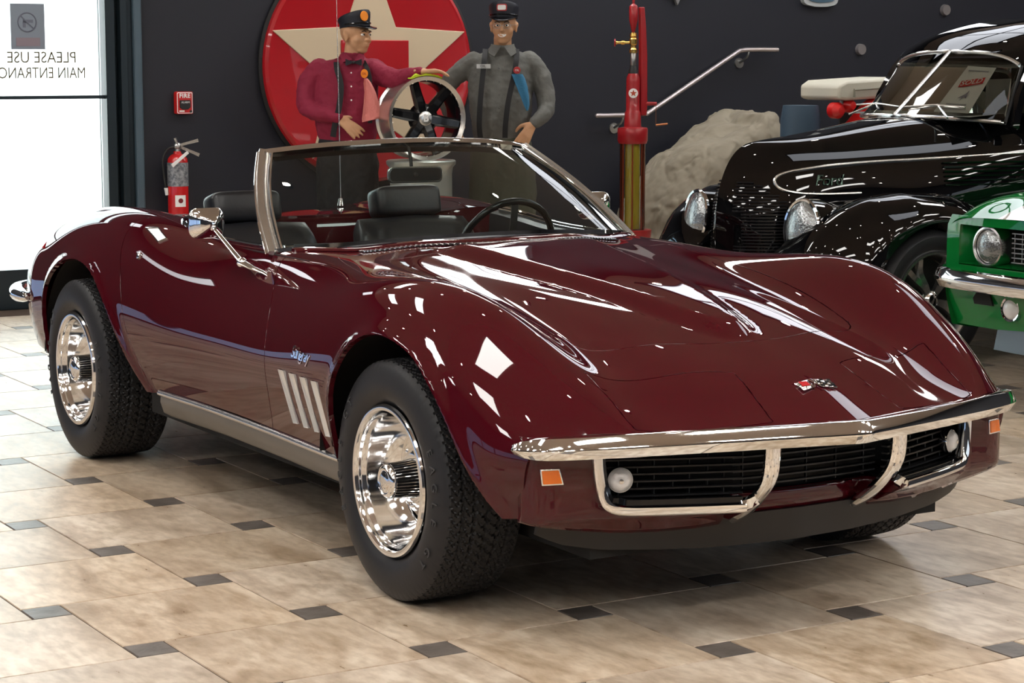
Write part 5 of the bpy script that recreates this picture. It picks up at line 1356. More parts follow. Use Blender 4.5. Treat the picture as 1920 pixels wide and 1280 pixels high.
g = G(); g.tube(cr([(ex, ey-.01, .945), (ex, ey-.06, .935), (ex, ey-.095, .87), (ex, ey-.088, .76), (ex, ey-.075, .68)], 6), .009, 8); sobj('hose', g, P['black'], EX, EX.location)
g = G(); g.cyl((ex, ey-.077, .70), (ex, ey-.072, .655), .013, .010); sobj('nozzle', g, P['white'], EX, EX.location)
g = G(); g.box((XW+.02, ey, .80), (.04, .05, .10)); sobj('wall_bracket', g, P['black'], EX, EX.location)
# hand rail
HR = thing('handrail', 'brushed metal handrail climbing the dark wall behind the fuel pump', 'handrail', (XW, 5.2, 1.1))
rp = [(XW+.09, 4.45, 1.094), (XW+.09, 4.60, 1.094), (XW+.09, 4.84, 1.10), (XW+.09, 4.90, 1.125), (XW+.09, 5.56, 1.490), (XW+.09, 5.66, 1.535), (XW+.09, 5.78, 1.541), (XW+.09, 5.97, 1.541)]
g = G(); g.tube(cr(rp, 5), .0165, 12); g.ell(rp[0], (.0165,)*3, 10, 6); g.ell(rp[-1], (.0165,)*3, 10, 6); sobj('rail', g, mat('rail_metal', (.50, .44, .44), .35, .8), HR, HR.location)
for y, z in ((4.66, 1.094), (5.72, 1.537)):
    g = G(); g.tube(cr([(XW+.09, y, z-.01), (XW+.08, y-.01, z-.05), (XW+.01, y-.02, z-.085)], 5), .009, 8); g.cyl((XW, y-.02, z-.09), (XW+.012, y-.02, z-.09), .038, .036, 20); sobj('rail_bracket', g, P['steel'], HR, HR.location)
for y, z, q in ((6.80, 1.546, 'lower'), (7.61, 1.842, 'upper')):
    g = G(); g.cyl((XW, y, z), (XW+.03, y, z), .042, .038, 24)
    o = obj('wall_disc', g, mat('dull_pewter', (.22, .20, .20), .5, .5)); tag(o, 'small pewter wall disc, the %s one of two near the black car roof' % q, 'wall disc')
# two emblems whose lower edges reach into view
g = G(); sh = [(-.30,.30),(-.30,.10),(-.16,.055),(-.09,.06),(-.035,.035),(0,.0),(.035,.035),(.09,.06),(.16,.055),(.30,.10),(.30,.30)]
g.rings([[wallM(5.149, 1.846) @ Vector((x*.55, y, z)) for x, y in sh] for z in (0, .03)], caps=True); o = obj('winged_emblem', g, mat('pale_metal', (.45, .45, .45), .3, .7), smooth=None, bevel=.004); tag(o, 'pale metal emblem whose pointed lower tip shows at the top above the fuel pump rail', 'emblem')
g = G(); g.prism(cr2([(-.16,.12),(-.15,.03),(-.08,.005),(0,0),(.08,.005),(.15,.03),(.16,.12),(.15,.30),(-.15,.30)], 4, True), .04, wallM(6.40, 1.850)); g.mi(1); g.prism(cr2([(-.13,.12),(-.12,.05),(0,.03),(.12,.05),(.13,.12),(.12,.28),(-.12,.28)], 4, True), .012, wallM(6.40, 1.850, .036))
o = obj('rounded_wall_sign', g, [mat('sign_rim_grey', (.40, .42, .42), .4), mat('sign_face_blue', (.06, .11, .15), .4)], smooth=None); tag(o, 'rounded grey-rimmed wall sign cut off by the top edge', 'sign')

# ================================================================== FUEL PUMP
PR = mat('pump_red', (.28, .006, .010), .38, coat=.3, bump=(30, .15)); BR_ = mat('brass', (.65, .42, .12), .25, 1)
PX, PY = -6.2, 4.09
PU = thing('fuel_pump', 'antique red fuel pump with a glass cylinder of yellow fuel', 'fuel pump', (PX, PY, 0))
def lp(name, prof, m, n=28, dx=0, dy=0, **k):
    g = G(); g.lathe(prof, n, Matrix.Translation((PX+dx, PY+dy, 0))); return sobj(name, g, m, PU, PU.location, **k)
lp('base', [(0, .0), (.20, 0), (.20, .05), (.10, .09), (.09, .30), (.12, .34), (.125, .40), (0, .40)], PR)
lp('glass_cylinder', [(.082, .40), (.082, .955)], M_['glass2'], 32)
lp('yellow_fuel', [(0, .405), (.048, .405), (.048, .945), (0, .945)], mat('yellow_fuel', (.42, .33, .035), .25, bump=(14, .4), coat=.5), 24)
lp('cap', [(0, 1.05), (.058, 1.05), (.092, 1.045), (.096, 1.035), (.096, .965), (.088, .945), (0, .945)], PR)
for a in (.3, 1.2, 2.1, 3.0, 3.9, 4.8, 5.7):
    g = G(); g.cyl((PX+.074*cos(a), PY+.074*sin(a), .39), (PX+.074*cos(a), PY+.074*sin(a), .96), .005, n=8); sobj('tie_rod', g, mat('amber_red_rod', (.40, .06, .02), .4), PU, PU.location)
lp('column', [(0, 1.05), (.055, 1.05), (.050, 1.14), (.045, 1.15), (.043, 1.155), (.043, 1.335), (.041, 1.36), (.030, 1.385), (.012, 1.395), (0, 1.395)], PR, 24)
g = G(); Mst = Matrix.Translation((PX+.0375, PY-.022, 1.262)) @ Matrix.Rotation(radians(-31), 4, 'Z') @ Matrix(((0,0,1,0),(1,0,0,0),(0,1,0,0),(0,0,0,1)))
g.lathe([(0, .006), (.029, .006), (.030, 0)], 28, Mst); bd_ = sobj('round_badge', g, P['white'], PU, PU.location)
g = G(); g.prism([(.023*(1 if k % 2 == 0 else .42)*cos(pi/2+k*pi/5), .023*(1 if k % 2 == 0 else .42)*sin(pi/2+k*pi/5)) for k in range(10)], .002, Mst @ Matrix.Translation((0, 0, .006))); o = obj('badge_star', g.xf(Matrix.Translation(PU.location).inverted()), mat('rust_star', (.35, .05, .02), .5), bd_, smooth=None)
lp('dark_collar', [(.030, 1.37), (.030, 1.40), (.022, 1.42), (.02, 1.435)], P['black'], 20)
lp('steel_pipe', [(.016, 1.42), (.019, 1.425), (.019, 1.51), (.016, 1.515)], P['steel'], 18)
lp('brass_valve', [(.016, 1.51), (.026, 1.515), (.026, 1.535), (.018, 1.545), (.018, 1.56), (.026, 1.57), (.027, 1.60), (.018, 1.61), (.024, 1.618), (.022, 1.635), (.008, 1.645)], BR_, 16)
r3 = Vector((.508, .861, 0))
g = G(); p0 = Vector((PX, PY, 1.578)); g.cyl(p0, p0-r3*.10, .009, n=12); g.cyl(p0-r3*.055, p0-r3*.075, .014, n=12); g.cyl(p0-r3*.10, p0-r3*.11, .012, n=12); sobj('valve_stem', g, BR_, PU, PU.location)
g = G(); g.cyl(p0-r3*.112, p0-r3*.120, .024, n=20); sobj('valve_wheel', g, PR, PU, PU.location)
lp('nozzle_tube', [(.008, 1.64), (.014, 1.66), (.028, 1.72), (.028, 1.80), (.022, 1.81), (.008, 1.82), (.008, 2.0)], PR, 16)
q0_ = Vector((PX, PY, 0))+r3*.062+Vector((-.03, .02, 0))
g = G(); g.sweep([q0_+Vector((0, 0, 1.12)), q0_+Vector((0, 0, 1.18)), q0_+Vector((0, 0, 1.5)), q0_-r3*.006+Vector((0, 0, 1.68)), q0_-r3*.012+Vector((0, 0, 1.80))], [(-.024,-.02),(.024,-.02),(.024,.02),(-.024,.02)], up=[(1, 0, 0)]*5, scale=[.9, 1.05, .95, .85, .7]); sobj('side_channel', g, PR, PU, PU.location, bevel=.006)
g = G(); g.cyl(q0_+Vector((0, 0, 1.195)), q0_+r3*.09+Vector((0, 0, 1.195)), .014, .011); sobj('crank_stub', g, PR, PU, PU.location)
g = G(); g.tube([q0_+r3*.085+Vector((0, 0, 1.19)), q0_+r3*.085+Vector((0, 0, 1.065))], .0015, 6); g.cyl(q0_+r3*.085+Vector((0, 0, 1.06)), q0_+r3*.16+Vector((0, 0, 1.068)), .006); sobj('copper_weight', g, mat('copper', (.42, .16, .07), .4, .8), PU, PU.location)

# ================================================================== MANNEQUINS
SK = mat('painted_skin', (.46, .245, .13), .5, noise=(12, .3, (.52, .29, .16)))
CLT = bpy.data.textures.new('wrinkle', 'CLOUDS'); CLT.noise_scale = .065; CLT.noise_depth = 3
def cloth_obj(name, g, m, par, vox=.008, disp=.022):
    o = obj(name, g, m, par, smooth=0 or 180, fix=False)
    r = o.modifiers.new('r', 'REMESH'); r.mode = 'VOXEL'; r.voxel_size = vox; r.use_smooth_shade = True
    s_ = o.modifiers.new('s', 'SMOOTH'); s_.factor = .6; s_.iterations = 4
    if disp:
        d = o.modifiers.new('d', 'DISPLACE'); d.texture = CLT; d.strength = disp; d.mid_level = .5; d.texture_coords = 'GLOBAL'
    return o
def ringtorso(g, rows, n=28, e=.8):              # rows: (z, cx, cy, halfwidth, halfdepth)
    rg = []
    for z, cx, cy, a, b in rows:
        rg.append([(cx+a*math.copysign(abs(cos(t))**e, cos(t)), cy+b*math.copysign(abs(sin(t))**e, sin(t)), z) for t in [2*pi*k/n for k in range(n)]])
    g.rings(rg, caps=True)
def limb(g, pts, radii, k=5):
    q = cr(pts, k); rr = np.interp(np.linspace(0, len(pts)-1, len(q)), range(len(pts)), radii)
    g.sweep(q, None, radii=list(rr), n=14); g.ell(tuple(q[0]), (rr[0],)*3, 14, 8); g.ell(tuple(q[-1]), (rr[-1],)*3, 14, 8)
def hand(g, wrist, direction, palmn, thumb_side, curl=.35, L=.085, spread=1.0):
    """palm + four unequal bent fingers + a thumb that leaves the side of the palm"""
    d = Vector(direction).normalized(); n = Vector(palmn); n = (n-d*n.dot(d)).normalized(); s = d.cross(n).normalized()*thumb_side
    w = Vector(wrist)
    def P_(a, b, c_): return w+d*a+s*b+n*c_
    limb(g, [P_(-.03, 0, 0), P_(.02, 0, 0)], [.024, .022], 3)
    for b in (-.026, -.009, .009, .026): limb(g, [P_(.012, b*.55, 0), P_(L, b, .004)], [.015, .0125], 3)
    for b, l in ((-.030, .060), (-.010, .076), (.010, .082), (.030, .074)):
        a0 = L; c1, c2, c3 = curl*.6, curl*1.4, curl*2.0
        p1 = P_(a0, b, .004); q1 = p1+(d*cos(c1)-n*sin(c1))*l*.45+s*(b*.12*spread); q2 = q1+(d*cos(c2)-n*sin(c2))*l*.32+s*(b*.08*spread); q3 = q2+(d*cos(c3)-n*sin(c3))*l*.25
        limb(g, [p1, q1, q2, q3], [.0105, .0095, .0088, .0072], 3)
    t0_ = P_(.018, .022, -.004); t1 = t0_+(d*.62+s*.70-n*.25).normalized()*.040; t2 = t1+(d*.88+s*.30-n*.35).normalized()*.032; t3 = t2+(d*.95+s*.02-n*.40).normalized()*.020
    limb(g, [t0_, t1, t2, t3], [.0150, .0125, .0105, .0082], 3)
def head(g, c, yaw, sc=1.0, fat=1.0):
    """face looks along local -Y before yaw; returns matrix"""
    M = Matrix.Translation(c) @ Matrix.Rotation(yaw, 4, 'Z') @ Matrix.Scale(sc, 4)
    R3 = M.to_3x3().to_4x4()
    def E(p, r, n=18, m=12): g.ell(tuple(M @ Vector(p)), r, n, m, R3)
    E((0, .015, .030), (.076*fat, .092, .088)); E((0, -.018, -.028), (.062*fat, .070, .078)); E((0, -.045, -.083), (.036*fat, .032, .026))
    E((0, -.060, -.055), (.040, .026, .034)); E((.038*fat, -.050, -.025), (.028, .028, .028)); E((-.038*fat, -.050, -.025), (.028, .028, .028))
    E((0, -.080, .024), (.050, .016, .014))                                   # brow
    g.sweep([M @ Vector((0, -.080, .018)), M @ Vector((0, -.098, -.006)), M @ Vector((0, -.110, -.024)), M @ Vector((0, -.092, -.034))], None, radii=[.009*sc, .011*sc, .0145*sc, .009*sc], n=10)
    E((.011, -.094, -.026), (.009, .011, .008), 10, 6); E((-.011, -.094, -.026), (.009, .011, .008), 10, 6)
    E((0, -.084, -.049), (.026, .012, .0065), 14, 8); E((0, -.082, -.061), (.023, .012, .0075), 14, 8)  # lips
    for s in (-1, 1):
        E((s*.077*fat, .010, -.004), (.008, .020, .034)); E((s*.083*fat, .016, .012), (.009, .014, .018))
    return M
def mann_frame(name, label, u_loc):
    t = thing(name, label, 'mannequin', u_loc, radians(59.4)); return t
NAVY = mat('navy_cap', (.008, .010, .018), .5, bump=(150, .1)); PKN = mat('patent_black', (.006, .006, .008), .08)
def eyes(par, M, brow=(.05, .03, .02), sc=1):
    gw = G(); gd = G(); gb = G()
    for s in (-1, 1):
        gw.ell(tuple(M @ Vector((s*.028, -.078, .006))), (.0125, .0125, .0085), 12, 8, M.to_3x3().to_4x4()); gd.ell(tuple(M @ Vector((s*.028, -.0895, .006))), (.0048, .003, .0052), 10, 6, M.to_3x3().to_4x4())
        g2 = [M @ Vector((s*.012, -.093, .022)), M @ Vector((s*.028, -.094, .028)), M @ Vector((s*.044, -.083, .023))]; gb.tube(g2, .0028, 6)
    g = G(); g.mi(0); g.add(gw.v, gw.f); g.mi(1); g.add(gd.v, gd.f); g.mi(2); g.add(gb.v, gb.f)
    obj('eyes', g, [P['white'], P['dark'], mat('brow', brow, .8)], par)
def cap(par, M, tilt=0, badge=None, badge_side=0):
    """peaked service cap"""
    C_ = M @ Matrix.Translation((0, .012, .066)) @ Matrix.Rotation(tilt, 4, 'X')
    def ring(rx, ry, z, oy=0, fz=0): return [C_ @ Vector((rx*cos(t), oy+ry*sin(t), z+fz*-sin(t))) for t in [2*pi*k/36 for k in range(36)]]
    g = G(); g.rings([ring(.084, .100, -.016), ring(.085, .101, .008), ring(.085, .101, .010), ring(.090, .106, .030, 0, .012), ring(.093, .108, .050, 0, .020), ring(.088, .102, .060, 0, .022), ring(.06, .075, .064, 0, .018), ring(.005, .006, .065, 0, 0)], caps=True)
    o = obj('cap', g, NAVY, par, smooth=60)
    g = G(); rr = []
    for f in np.linspace(0, 1, 7):
        rr.append([C_ @ Vector(((.083+.004*f)*cos(t), -(.098+.060*f)*abs(sin(t))**(1-.15*f)*1.0 if True else 0, -.014-.030*f*sin(t)**2*1.0+(.004 if 0 else 0))) for t in np.linspace(.12, pi-.12, 22)])
    g.rings(rr, closed=False); obj('visor', g, PKN, par, solid=.003, smooth=60)
    g = G(); g.tube([C_ @ Vector((.088*cos(t), -.103*sin(t), .001)) for t in np.linspace(0, pi, 24)], .0045, 8); obj('cap_strap', g, PKN, par)
    return C_

RS = Matrix(((1,0,0,0),(0,1,0,0),(0,0,1,0),(0,0,0,1)))
# --- figure in the crimson shirt. local X = to the right in view, Y = away from the camera
LM = thing('mannequin', 'life-size mannequin in crimson shirt, black bow tie and suspenders', 'mannequin', (-6.435, 2.196, 0), radians(59.4))
g = G(); hm = head(g, (.062, 0, 1.612), radians(52), .98, 1.08)
limb(g, [(.035, .015, 1.42), (.048, .005, 1.55)], [.058, .055]); limb(g, [(-.0, .02, .2), (0, .03, 1.34)], [.09, .09])
hand(g, (-.030, -.150, 1.128), (.80, -.15, -.62), (.25, -.9, .2), -1, .22)
hand(g, (.455, -.210, 1.400), (.97, .02, .02), (.1, .1, 1), -1, .32)
for s in (-1, 1): limb(g, [(s*.09, .02, .85), (s*.10, .02, .48), (s*.10, .03, .10)], [.075, .055, .042]); limb(g, [(s*.10, .02, .05), (s*.11, -.13, .035)], [.04, .035])
cloth_obj('body', g, SK, LM, .0052, 0); eyes(LM, hm)
g = G()
ringtorso(g, [(.98, .005, .02, .165, .125), (1.04, .0, .02, .180, .140), (1.12, .0, .01, .188, .145), (1.22, .0, .01, .190, .140), (1.32, .0, .02, .190, .130), (1.40, .0, .02, .180, .115), (1.455, .01, .02, .140, .090), (1.485, .03, .02, .080, .070), (1.515, .042, .012, .064, .062)])
limb(g, [(-.165, .02, 1.415), (-.225, .0, 1.33), (-.238, -.035, 1.22), (-.190, -.095, 1.165), (-.10, -.130, 1.145), (-.045, -.148, 1.132)], [.066, .066, .060, .052, .046, .038])
limb(g, [(.160, .01, 1.42), (.235, -.050, 1.375), (.31, -.12, 1.355), (.38, -.175, 1.378), (.440, -.205, 1.400)], [.064, .064, .058, .047, .036])
cloth_obj('shirt', g, mat('crimson_cloth', (.20, .006, .030), .8, bump=(45, .25)), LM)
g = G(); ringtorso(g, [(.50, 0, .02, .175, .12), (.85, 0, .02, .178, .130), (.99, 0, .02, .172, .130), (1.012, 0, .02, .168, .126)])
for s in (-1, 1): limb(g, [(s*.09, .02, .85), (s*.10, .02, .48), (s*.10, .03, .09)], [.10, .085, .075])
cloth_obj('trousers', g, mat('black_cloth', (.008, .008, .010), .85), LM)
for s in (-1, 1):
    g = G(); limb(g, [(s*.10, .04, .045), (s*.11, -.09, .035), (s*.115, -.17, .028)], [.045, .042, .030]); obj('shoe', g, P['black'], LM)
def strap(par, pts, w=.017, m=None, name='suspender'):
    q = cr(pts, 5); g = G(); g.sweep(q, [(-w,-.002),(w,-.002),(w,.002),(-w,.002)], up=[(0, -1, .0)]*len(q)); return obj(name, g, m or mat('black_strap', (.006, .006, .008), .7), par)
strap(LM, [(-.055, -.03, 1.472), (-.045, -.115, 1.42), (-.020, -.148, 1.32), (-.030, -.164, 1.20), (-.055, -.164, 1.10), (-.070, -.152, 1.02)])
strap(LM, [(.105, -.03, 1.462), (.132, -.108, 1.42), (.148, -.130, 1.36), (.152, -.145, 1.26), (.150, -.150, 1.10)], .013)
g = G()
for sx in (-1, 1): g.rings([[(.052+sx*.008, -.108, 1.462), (.052+sx*.008, -.108, 1.450), (.052+sx*.008, -.094, 1.450), (.052+sx*.008, -.094, 1.462)], [(.052+sx*.048, -.100, 1.476), (.052+sx*.048, -.100, 1.436), (.052+sx*.048, -.086, 1.436), (.052+sx*.048, -.086, 1.476)]], caps=True)
g.ell((.052, -.106, 1.456), (.010, .010, .010), 10, 6); obj('bow_tie', g, mat('black_satin', (.006, .007, .011), .4), LM)
g = G(); g.rings([[(.0, -.074, 1.515), (.045, -.100, 1.472), (-.01, -.088, 1.458), (-.035, -.060, 1.50)], [(.0, -.068, 1.515), (.045, -.092, 1.470), (-.01, -.080, 1.456), (-.035, -.052, 1.50)]], caps=True); g.rings([[(.085, -.070, 1.512), (.058, -.100, 1.470), (.105, -.086, 1.460), (.115, -.058, 1.495)], [(.085, -.064, 1.512), (.058, -.092, 1.468), (.105, -.078, 1.458), (.115, -.050, 1.495)]], caps=True); obj('collar', g, mat('crimson_collar', (.20, .006, .030), .8), LM, smooth=None)
for z in (1.395, 1.315, 1.235):
    g = G(); g.ell((.040, -.136-.004*(1.395-z)/.08, z), (.005, .003, .005), 10, 6); obj('shirt_button', g, P['white'], LM)
def badge(par, c, r, m1, m2, M=None, name='badge', txt=None, n=20):
    T = Matrix.Translation(c) @ (M or Matrix.Identity(4)) @ Matrix.Rotation(pi/2, 4, 'X')
    g = G(); g.mi(0); g.lathe([(0, .004), (r*.96, .004), (r, 0)], n, T)
    if txt: 
        t = text_mesh(txt, r*.75, .001); t.xf(T @ Matrix.Translation((0, 0, .005))); g.mi(1); g.add(t.v, t.f)
    return obj(name, g, [m1, m2], par, fix=False)
ORG = mat('orange_patch', (.80, .24, .01), .6); RDP = mat('red_patch', (.35, .02, .02), .6)
badge(LM, (.118, -.140, 1.390), .024, ORG, RDP, Matrix.Diagonal((.9, 1, 1.1, 1)), 'chest_badge', 'OIL')
C_ = cap(LM, hm, radians(-6))
T_ = C_ @ Matrix.Rotation(radians(-14), 4, 'Z') @ Matrix.Translation((0, -.110, .040))
g = G(); g.mi(0); g.lathe([(0, .005), (.026, .004), (.028, 0)], 24, T_ @ Matrix.Rotation(pi/2, 4, 'X') @ Matrix.Diagonal((1, 1.12, 1, 1))); obj('cap_badge', g, ORG, LM)
# pink cloth hanging from the shirt pocket
g = G(); rings = []
for i, (z, w, x) in enumerate([(1.362, .010, .128), (1.335, .022, .136), (1.29, .030, .150), (1.22, .044, .158), (1.16, .058, .165), (1.135, .062, .165), (1.118, .050, .155)]):
    rings.append([(x+w*cos(t), -.160+.010*cos(3*t)+.014*sin(t), z+.012*cos(t)*(i/6)) for t in [2*pi*k/24 for k in range(24)]])
g.rings(rings, caps=True); PC = obj('pink_cloth', g, mat('pink_terry', (.62, .20, .18), .95, bump=(120, .5)), None, smooth=60); PC.location = LM.location; PC.rotation_euler = LM.rotation_euler; tag(PC, 'pink shop cloth hanging from the crimson shirt pocket', 'cloth')
# --- figure in the grey shirt
RM = thing('mannequin', 'life-size mannequin in grey shirt, black suspenders, cap and glasses', 'mannequin', (-6.3, 3.196, 0), radians(59.4))
g = G(); hm2 = head(g, (.006, 0, 1.672), radians(-6), 1.0, .98)
limb(g, [(.0, .02, 1.48), (.0, .012, 1.60)], [.056, .056]); limb(g, [(0, .02, .2), (0, .03, 1.36)], [.09, .09])
hand(g, (.185, -.135, 1.085), (-.52, -.10, -.85), (.15, -.95, .1), 1, .20)
for s in (-1, 1): limb(g, [(s*.09, .02, .85), (s*.10, .02, .48), (s*.10, .03, .10)], [.075, .055, .042]); limb(g, [(s*.10, .02, .05), (s*.11, -.13, .035)], [.04, .035])
hand(g, (-.330, .055, 1.12), (.3, .2, -.93), (-.3, .9, 0), 1, .3)
cloth_obj('body', g, SK, RM, .0052, 0); eyes(RM, hm2)
g = G()
ringtorso(g, [(.975, .0, .02, .165, .125), (1.04, -.01, .02, .178, .140), (1.12, -.01, .01, .188, .142), (1.22, -.015, .01, .196, .140), (1.32, -.015, .02, .200, .130), (1.42, -.01, .02, .198, .115), (1.485, -.005, .02, .165, .095), (1.525, 0, .02, .095, .075), (1.560, .002, .012, .064, .062)])
limb(g, [(.165, .02, 1.455), (.225, .01, 1.38), (.262, -.01, 1.27), (.268, -.050, 1.185), (.245, -.095, 1.135), (.205, -.128, 1.098)], [.068, .066, .060, .054, .049, .041])
limb(g, [(-.175, .02, 1.455), (-.255, .03, 1.40), (-.325, .05, 1.33), (-.355, .07, 1.25), (-.335, .06, 1.15)], [.068, .064, .058, .052, .042])
GCL = mat('grey_green_cloth', (.105, .105, .098), .85, bump=(50, .25)); cloth_obj('shirt', g, GCL, RM)
g = G(); ringtorso(g, [(.50, 0, .02, .185, .13), (.85, 0, .02, .190, .140), (.96, 0, .02, .180, .135), (1.005, 0, .02, .170, .128)])
for s in (-1, 1): limb(g, [(s*.09, .02, .88), (s*.105, .0, .60), (s*.10, .02, .35), (s*.10, .03, .09)], [.115, .105, .090, .080])
cloth_obj('trousers', g, mat('olive_cloth', (.060, .063, .045), .9, bump=(40, .3)), RM, disp=.016)
for s in (-1, 1):
    g = G(); limb(g, [(s*.10, .04, .045), (s*.11, -.09, .035), (s*.115, -.17, .028)], [.045, .042, .030]); obj('shoe', g, P['black'], RM)
strap(RM, [(-.105, -.02, 1.535), (-.110, -.105, 1.48), (-.120, -.138, 1.38), (-.135, -.160, 1.22), (-.142, -.162, 1.08), (-.135, -.140, 1.00)], .016)
strap(RM, [(.085, -.02, 1.535), (.085, -.108, 1.48), (.070, -.144, 1.38), (.035, -.166, 1.22), (.018, -.166, 1.08), (.015, -.148, 1.00)], .016)
g = G()
for s in (-1, 1): g.rings([[(s*.010, -.070, 1.552), (s*.050, -.108, 1.490), (s*.085, -.085, 1.512), (s*.070, -.050, 1.568)], [(s*.010, -.062, 1.552), (s*.050, -.098, 1.488), (s*.085, -.076, 1.510), (s*.070, -.042, 1.568)]], caps=True)
obj('collar', g, GCL, RM, smooth=None)
for z in (1.42, 1.34, 1.26, 1.18):
    g = G(); g.ell((-.02, -.134-.10*(1.42-z)*.5, z), (.004, .003, .004), 10, 6); obj('shirt_button', g, mat('grey_button', (.06, .06, .06), .5), RM)
g = G(); g.box((-.115, -.135, 1.432), (.085, .003, .026)); g.mi(1); t = text_mesh('OIL', .022, .001); t.xf(Matrix.Translation((-.118, -.138, 1.432)) @ Matrix.Rotation(pi/2, 4, 'X')); g.add(t.v, t.f); obj('name_patch', g, [mat('pale_patch', (.45, .46, .46), .7), P['black']], RM, smooth=None, fix=False)
badge(RM, (.088, -.142, 1.408), .022, RDP, P['white'], None, 'chest_badge', 'OIL')
g = G(); rings = []
for i, (z, w, x) in enumerate([(1.385, .034, .088), (1.36, .036, .100), (1.31, .034, .118), (1.25, .026, .135), (1.20, .018, .146), (1.165, .006, .150)]):
    rings.append([(x+w*cos(t), -.158+.006*cos(3*t)+.012*sin(t), z) for t in [2*pi*k/24 for k in range(24)]])
g.rings(rings, caps=True); BC = obj('blue_cloth', g, mat('blue_terry', (.035, .155, .28), .95, bump=(120, .5)), None, smooth=60); BC.location = RM.location; BC.rotation_euler = RM.rotation_euler; tag(BC, 'blue shop cloth hanging from the grey shirt pocket', 'cloth')
C2 = cap(RM, hm2, radians(-4))
T_ = C2 @ Matrix.Translation((0, -.112, .040)) @ Matrix.Rotation(pi/2, 4, 'X')
g = G(); g.prism(rrect(.062, .042, .010), .005, T_); g.mi(1); g.prism(rrect(.050, .030, .008), .007, T_); obj('cap_badge', g, [RDP, mat('badge_white', (.6, .6, .58), .5)], RM)
g = G()
for s in (-1, 1): g.tube([hm2 @ Vector((s*.030+.022*cos(t), -.098, .004+.017*sin(t))) for t in np.linspace(0, 2*pi, 24, endpoint=False)], .0016, 6, closed=True); g.tube([hm2 @ Vector((s*.052, -.098, .008)), hm2 @ Vector((s*.080, .0, .010))], .0014, 6)
g.tube([hm2 @ Vector((-.008, -.100, .006)), hm2 @ Vector((.008, -.100, .006))], .0014, 6); obj('glasses', g, P['steel'], RM)
g = G(); g.rings([[hm2 @ Vector((.026*cos(t), -.0985+.012*abs(cos(t)), -.0545+(.0065 if sin(t) > 0 else .0105)*sin(t)+.006*cos(t)**2)) for t in np.linspace(0, 2*pi, 20, endpoint=False)]]*1+[[hm2 @ Vector((.022*cos(t), -.080+.008*abs(cos(t)), -.0555+.007*sin(t))) for t in np.linspace(0, 2*pi, 20, endpoint=False)]], caps=True); obj('teeth', g, P['white'], RM)

# ================================================================== DISPLAY WHEEL ON ITS STAND
DWp = Vector((-6.075, 2.505, 0)); ang_ = radians(59.4)
ST = thing('wheel_stand', 'silver ribbed metal drum carrying the black display wheel', 'stand', DWp, 0)
g = G(); g.lathe([(0, .0), (.20, 0), (.205, .01), (.205, .04), (.185, .06), (.183, .38), (.20, .40), (.205, .42), (.185, .44), (.183, .80), (.188, .84), (.205, .86), (.207, .878), (.200, .884), (0, .884)], 48); obj('drum', g, mat('cast_aluminium', (.55, .55, .53), .38, .8, bump=(20, .2)), ST)
WH_ = thing('alloy_wheel', 'black six-spoke alloy wheel with a polished lip between the mannequins', 'wheel', DWp+Vector((0, 0, .884)), 0)
zc = .246
MW_ = Matrix.Translation((0, 0, zc)) @ Matrix.Rotation(radians(-30.6+27), 4, 'Z') @ Matrix.Rotation(pi/2, 4, 'Y')
g = G(); g.lathe([(.222, .085), (.238, .095), (.246, .098), (.246, .085), (.232, .075), (.228, -.10), (.240, -.115), (.240, -.125), (.222, -.125)], 72, MW_); g.mi(0)
obj('rim_barrel', g, mat('machined_alloy', (.60, .58, .55), .25, .9), WH_)
g = G(); g.lathe([(.226, .086), (.216, .06), (.212, .03), (.210, -.08)], 72, MW_); obj('inner_rim', g, P['gloss_black'], WH_, fix=False)
for k in range(6):
    a = 2*pi*k/6+.35
    g = G(); pth = [(.03*cos(a), .03*sin(a), .045), (.09*cos(a), .09*sin(a), .055), (.15*cos(a), .15*sin(a), .060), (.215*cos(a), .215*sin(a), .072)]
    pth = [MW_ @ Vector(p) for p in cr(pth, 4)]; ax = (MW_.to_3x3() @ Vector((0, 0, 1)))
    g.sweep(pth, [(-.032,-.014),(.032,-.014),(.034,.004),(.020,.016),(-.020,.016),(-.034,.004)], up=[ax]*len(pth), scale=list(np.linspace(1.1, .85, len(pth)))); obj('spoke', g, P['gloss_black'], WH_, smooth=40)
g = G(); g.lathe([(0, .062), (.07, .064), (.085, .056), (.092, .02)], 36, MW_); obj('hub', g, P['gloss_black'], WH_)
g = G(); g.lathe([(0, .074), (.034, .074), (.042, .071), (.046, .062)], 28, MW_); hc = obj('hub_cap', g, P['chrome2'], WH_)
t = text_mesh('B', .058, .001, 1, 0, .002); t.xf(MW_ @ Matrix.Rotation(pi/2, 4, 'Z') @ Matrix.Translation((0, 0, .0755))); obj('cap_letter', t, P['white'], hc, smooth=None)
g = G()
for k in range(30):
    a = 2*pi*k/30; g.ell(tuple(MW_ @ Vector((.221*cos(a), .221*sin(a), .084))), (.0042,)*3, 8, 5)
o = obj('rim_bolts', g, P['chrome2'], WH_); o['kind'] = 'stuff'
g = G(); rings = []
for i, x in enumerate(np.linspace(-.095, .095, 16)):
    zz = math.sqrt(.2475**2-(x)**2)
    rings.append([(-.055+.15*t, x, zz+.012+.006*sin(9*t+3*x*30)+.005*sin(x*80)) for t in np.linspace(0, 1, 10)]+[(-.055+.15*t, x, zz+.002) for t in np.linspace(1, 0, 10)])
g.rings(rings, caps=True); LC = obj('lime_cloth', g, mat('lime_cloth', (.42, .52, .02), .9, bump=(90, .4)), None, smooth=60); LC.location = WH_.location+Vector((0, 0, zc)); LC.rotation_euler = (0, 0, radians(-4)); tag(LC, 'lime green polishing cloth folded over the top of the display wheel', 'cloth')

